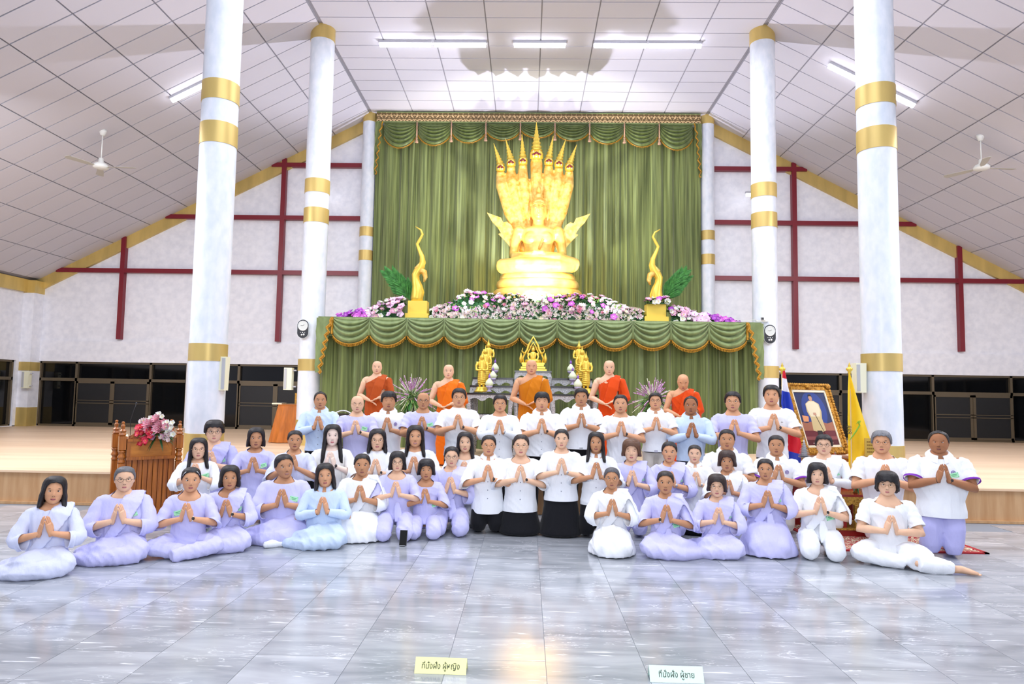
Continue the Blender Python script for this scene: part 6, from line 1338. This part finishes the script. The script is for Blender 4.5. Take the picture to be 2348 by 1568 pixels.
# second row centre
P(1121, 996, 1043, 1227, 'kneel', 'tied', sk='mid', top=Wt, sl='elbow', bot='black', ex='goldglasses collar watch stiff buttons', based=True, hem=-.12, fat=1.05, bun=True, label='kneeling woman in glasses, white collared blouse and black trousers with a dark watch')
P(1195, 996, 1047, 1234, 'kneelskirt', 'tied', '2c211f', 'light', top=Wt, sl='elbow', bot='black', ex='goldglasses stiff buttons pearlears wwatch', based=True, hem=-.09, fat=1.1, neck='v', smile=.5, bun=True, label='kneeling woman in glasses and white jacket over a long black skirt')
P(1288, 982, 1028, 1238, 'kneelskirt', 'tied', sk='light', top=Wt, sl='elbow', bot='black', ex='stiff swatch buttons pearlears', based=True, hem=-.06, fat=1.12, bun=True, label='tallest kneeling woman in the centre, white blouse, long black skirt, no glasses')
P(1367, 990, 1037, 1237, 'kneel', 'long', sk='tan', top=Wt, sl='elbow', bot='black', ex='collar buttons', based=True, hem=-.05, part=1, smile=.3, label='woman with long black hair, white polo blouse and black trousers kneeling at the centre right')
# front row, right side
P(1403, 1071, 1120, 1283, 'seiza', 'tied', '55555c', 'tan', top=Wt, sl='wide', bot=Wt, ex='goldglasses shawl flap skirt loose', based=True, bun=True, label='older woman with grey tied hair and glasses in white, beside the black trousers')
P(1526, 1079, 1131, 1285, 'side', 'tied', '2a2020', 'tan', top=La, sl='elbow', bot=La, ex='shawl flap badgelow rwatch tail skirt', based=True, side=1, label='woman in lavender with pointed shoulder wrap and white watch on her right wrist')
P(1644, 1089, 1139, 1285, 'side', 'wavy', '2f221e', 'light', top=La, sl='wide', bot=La, ex='goldglasses shawl badge loose', based=True, side=-1, label='woman with short brown hair, thin glasses and mint badge in the right front row')
P(1755, 1050, 1098, 1283, 'seiza', 'tied', sk='tan', top=La, sl='wide', bot=La, ex='shawl badge tail skirt loose', based=True, fat=1.18, bun=True, label='stout woman in lavender robes kneeling taller than her front-row neighbours, hair pulled back')
P(1874, 1061, 1111, 1291, 'seiza', 'fullbob', sk='light', top=Wt, sl='short', bot=Wt, ex='shawl badgelow wwatch flap tail', based=True, fat=1.06, neck='low', part=-1, smile=0, label='woman with side-parted black bob in white with a white smartwatch, knees rounded forward')
P(2034, 1082, 1135, 1309, 'cross', 'mop', sk='light', top=Wt, sl='short', bot=Wt, fem=False, ex='goldglasses legout', based=True, neck='low', smile=0, hz=-.07, fat=1.0, label='young man with shaggy black fringe and glasses sitting cross-legged with one bare foot out')
# behind the front row, left
P(456, 1006, 1059, 7.9, 'kneel', 'long', sk='light', top=Wt, sl='wide', bot=Wt, ex='goldglasses badge', hz=.05, smile=.1, label='woman with long black hair and glasses in white, next to the lectern')
P(492, 965, 1014, 8.6, 'kneel', 'puffy', sk='light', top='lav2', sl='wide', bot=La, fem=False, ex='glasses badge shawl', neck='v', smile=0, label='youth with puffy black hair and dark glasses in lavender by the left column')
P(588, 981, 1029, 8.5, 'kneel', 'bob', sk='tan', top=La, sl='elbow', bot=La, ex='badge', smile=.1, label='woman with a black bob and round-necked lavender blouse, second row left')
P(677, 985, 1031, 8.3, 'kneel', 'tied', sk='tan', top='wlav', sl='elbow', bot=Wt, ex='', bun=True, hz=.06, smile=0, label='woman with tightly tied hair in white, just behind the smiling stout woman')
P(763, 974, 1023, 8.5, 'kneel', 'verylong', '141216', 'pale', top='cream', sl='wide', bot='black', ex='watch rband', hz=.04, smile=.2, label='pale woman with very long black hair in a white lace top')
P(866, 985, 1035, 8.5, 'kneel', 'shoulder', sk='light', top=Wt, sl='elbow', bot=Wt, ex='goldglasses wwatch', fat=1.08, neck='high', label='woman with shoulder-length hair and glasses in a high-necked white top')
P(953, 976, 1026, 8.5, 'kneel', 'long', '1c1516', 'mid', top=Wt, sl='elbow', bot=Wt, ex='', fat=1.1, smile=.8, label='smiling woman with long dark hair lying over a white blouse')
P(1067, 991, 1038, 8.5, 'kneel', 'long', sk='light', top=Wt, sl='elbow', bot=Wt, ex='', neck='v', smile=.7, part=1, label='smiling woman with long black hair half hidden behind the woman in round dark glasses')
# behind the front row, right
P(1448, 1009, 1059, 8.1, 'kneel', 'wavy', '6b4a36', 'light', top=La, sl='wide', bot=La, ex='badge rband shawl', closed=True, bun=True, label='woman with brown fringe and lowered eyes in lavender, dark bead bracelet')
P(1535, 1012, 1060, 8.1, 'kneel', 'tied', sk='mid', top=La, sl='wide', bot=La, ex='badge swatch shawl', bun=True, label='woman with black hair tied back in lavender, behind the wrap with the white wristwatch')
P(1593, 1018, 1060, 8.35, 'kneelskirt', 'crop', '2c2826', 'light', top=Wt, sl='elbow', bot='black', ex='collar swatch', smile=.6, label='smiling woman with cropped hair in a white collared blouse and black skirt')
P(1667, 1035, 1085, 7.95, 'kneel', 'wavy', '3d2a24', 'tan', top=Wt, sl='elbow', bot=Wt, ex='shawl', smile=0, fat=1.1, label='frowning woman with short reddish-brown hair in white, behind the thin-glasses woman')
P(1667, 982, 1030, 8.6, 'kneel', 'crop', sk='tan', top=Wt, sl='short', bot=Wt, fem=False, ex='collar', smile=.7, fat=1.05, label='smiling kneeling man with short black hair in a white polo below the standing men')
P(1780, 996, 1043, 8.5, 'kneel', 'crop', sk='tan', top=Wt, sl='short', bot='khaki', fem=False, ex='collar crest violetcuff', smile=0, label='kneeling man with cropped hair and violet crest on his white polo, near the portrait')
P(1889, 995, 1041, 8.5, 'kneel', 'short', sk='light', top=Wt, sl='long', bot=Wt, fem=False, ex='glasses badge mandarin shawl', hz=-.03, smile=.1, label='man with round dark glasses in a white long-sleeved shirt before the portrait')
P(2021, 986, 1039, 8.1, 'kneel', 'short', '7d7f86', 'mid', top=Wt, sl='short', bot=Wt, fem=False, ex='goldglasses mandarin', smile=.1, fat=1.08, label='man with thick grey hair and glasses in a white shirt behind the shaggy-haired youth')
P(2152, 986, 1038, 1281, 'kneel', 'receding', '2a2526', 'dark', top=Wt, sl='short', bot='lav2', fem=False, ex='collar badge watch crest violetcuff rband', based=True, fat=1.28, hem=-.1, smile=.5, wid=1.08, label='stout man with violet sleeve cuffs and lavender trousers kneeling at the right end')
# standing men
D4 = 9.1
P(735, 897, 937, D4, 'stand', 'receding', sk='tan', top='blue', sl='long', bot='black', fem=False, ex='collar belt buttons', smile=0, fat=1.05, hem=-.03, label='standing man in a pale blue long-sleeved shirt and black trousers, leftmost of the men')
P(820, 905, 946, D4, 'stand', None, '3a3334', 'light', top=La, sl='short', bot=La, fem=False, ex='goldglasses badge watch', smile=0, label='standing shaven-headed man with glasses in a lavender shirt')
P(892, 897, 941, D4 + .2, 'stand', 'fringe', sk='tan', top=Wt, sl='short', bot=Wt, fem=False, ex='collar crest', closed=True, smile=0, label='standing man with eyes shut, black fringe and violet crest on his polo')
P(971, 898, 938, D4, 'stand', 'horseshoe', '4a4443', 'tan', top=La, sl='short', bot='jeans', fem=False, ex='glasses badge watch', smile=.2, fat=1.08, label='standing bald-topped man with glasses and black watch in a lavender shirt')
P(1053, 889, 932, D4, 'stand', 'short', '221d20', 'mid', top=Wt, sl='short', bot='black', fem=False, ex='goldglasses watch', smile=.2, neck='high', part=1, label='standing man with swept hair and thin glasses in a collarless white shirt')
P(1147, 904, 945, D4 - .05, 'stand', 'short', sk='mid', top=Wt, sl='long', bot='black', fem=False, ex='goldglasses mandarin buttons swatch', smile=.3, hem=-.3, label='standing man in a white long-sleeved buttoned tunic with a standing collar')
P(1243, 898, 941, D4, 'stand', 'fringe', sk='mid', top=Wt, sl='short', bot='black', fem=False, ex='collar belt watch buttons', smile=0, fat=1.12, hem=-.03, closed=True, label='standing man in a white polo with black watch, in front of the ochre-robed monk')
P(1333, 889, 930, D4 + .1, 'stand', 'short', sk='tan', top=Wt, sl='short', bot='black', fem=False, ex='collar belt swatch', smile=0, fat=1.15, hem=-.03, part=-1, label='standing heavy man with side-swept black hair in a white polo and black belt')
P(1423, 903, 947, D4, 'stand', 'crop', sk='mid', top=Wt, sl='short', bot=Wt, fem=False, ex='watch', smile=0, label='standing man in a plain white round-necked shirt with a black wristband')
P(1503, 900, 939, D4 + .05, 'stand', 'short', sk='mid', top=Wt, sl='short', bot='khaki', fem=False, ex='glasses collar belt swatch', smile=.2, fat=1.05, pitch=8, hem=-.04, label='standing man with chin raised, glasses, white polo and pale khaki trousers')
P(1584, 907, 950, D4, 'stand', 'receding', '2a2324', 'dark', top='blue', sl='long', bot='grey', fem=False, ex='collar belt', smile=.1, fat=1.02, hem=-.04, label='standing man in a pale blue long-sleeved shirt and grey trousers')
P(1680, 897, 943, D4, 'stand', 'short', sk='mid', top=La, sl='short', bot=La, fem=False, ex='goldglasses', smile=.2, part=1, label='standing man with glasses in a loose lavender shirt, second from the right')
P(1769, 882, 930, D4 + .05, 'stand', 'short', sk='mid', top=Wt, sl='short', bot='black', fem=False, ex='watch smalllogo', smile=0, hem=-.07, wid=.97, label='tall young standing man in a fitted white T-shirt at the right end of the men')
# monks
P(865, 826, 858, 11.3, 'monk', None, '5a4a44', 'light', top='rust', fem=False, zs=ZS, fat=1.05, smile=.1, label='monk in a rust brown robe beside the left spiky bouquet')
P(1029, 834, 868, 11.1, 'monk', None, '5a4a44', 'light', top='orange', fem=False, zs=ZS, fat=1.02, smile=0, label='monk in a bright orange robe between the left bouquet and the left altar tables')
P(1219, 823, 859, 10.9, 'monk', None, '5a4a44', 'mid', top='ochre', ex='ochre', fem=False, zs=ZS, fat=1.08, smile=0, closed=True, label='monk in an ochre robe standing in the middle before the seated golden statue')
P(1397, 824, 859, 11.2, 'monk', None, '5a4a44', 'light', top='vermilion', fem=False, zs=ZS, fat=.95, smile=0, pitch=-6, label='lean monk in a vermilion robe right of the altar tables')
P(1566, 856, 892, 11.0, 'monk', None, '5a4a44', 'mid', top='vermilion', fem=False, zs=ZS, fat=1.05, smile=0, closed=True, pitch=-24, label='old monk with lowered head in a vermilion robe beside the right bouquet')
run_jobs()
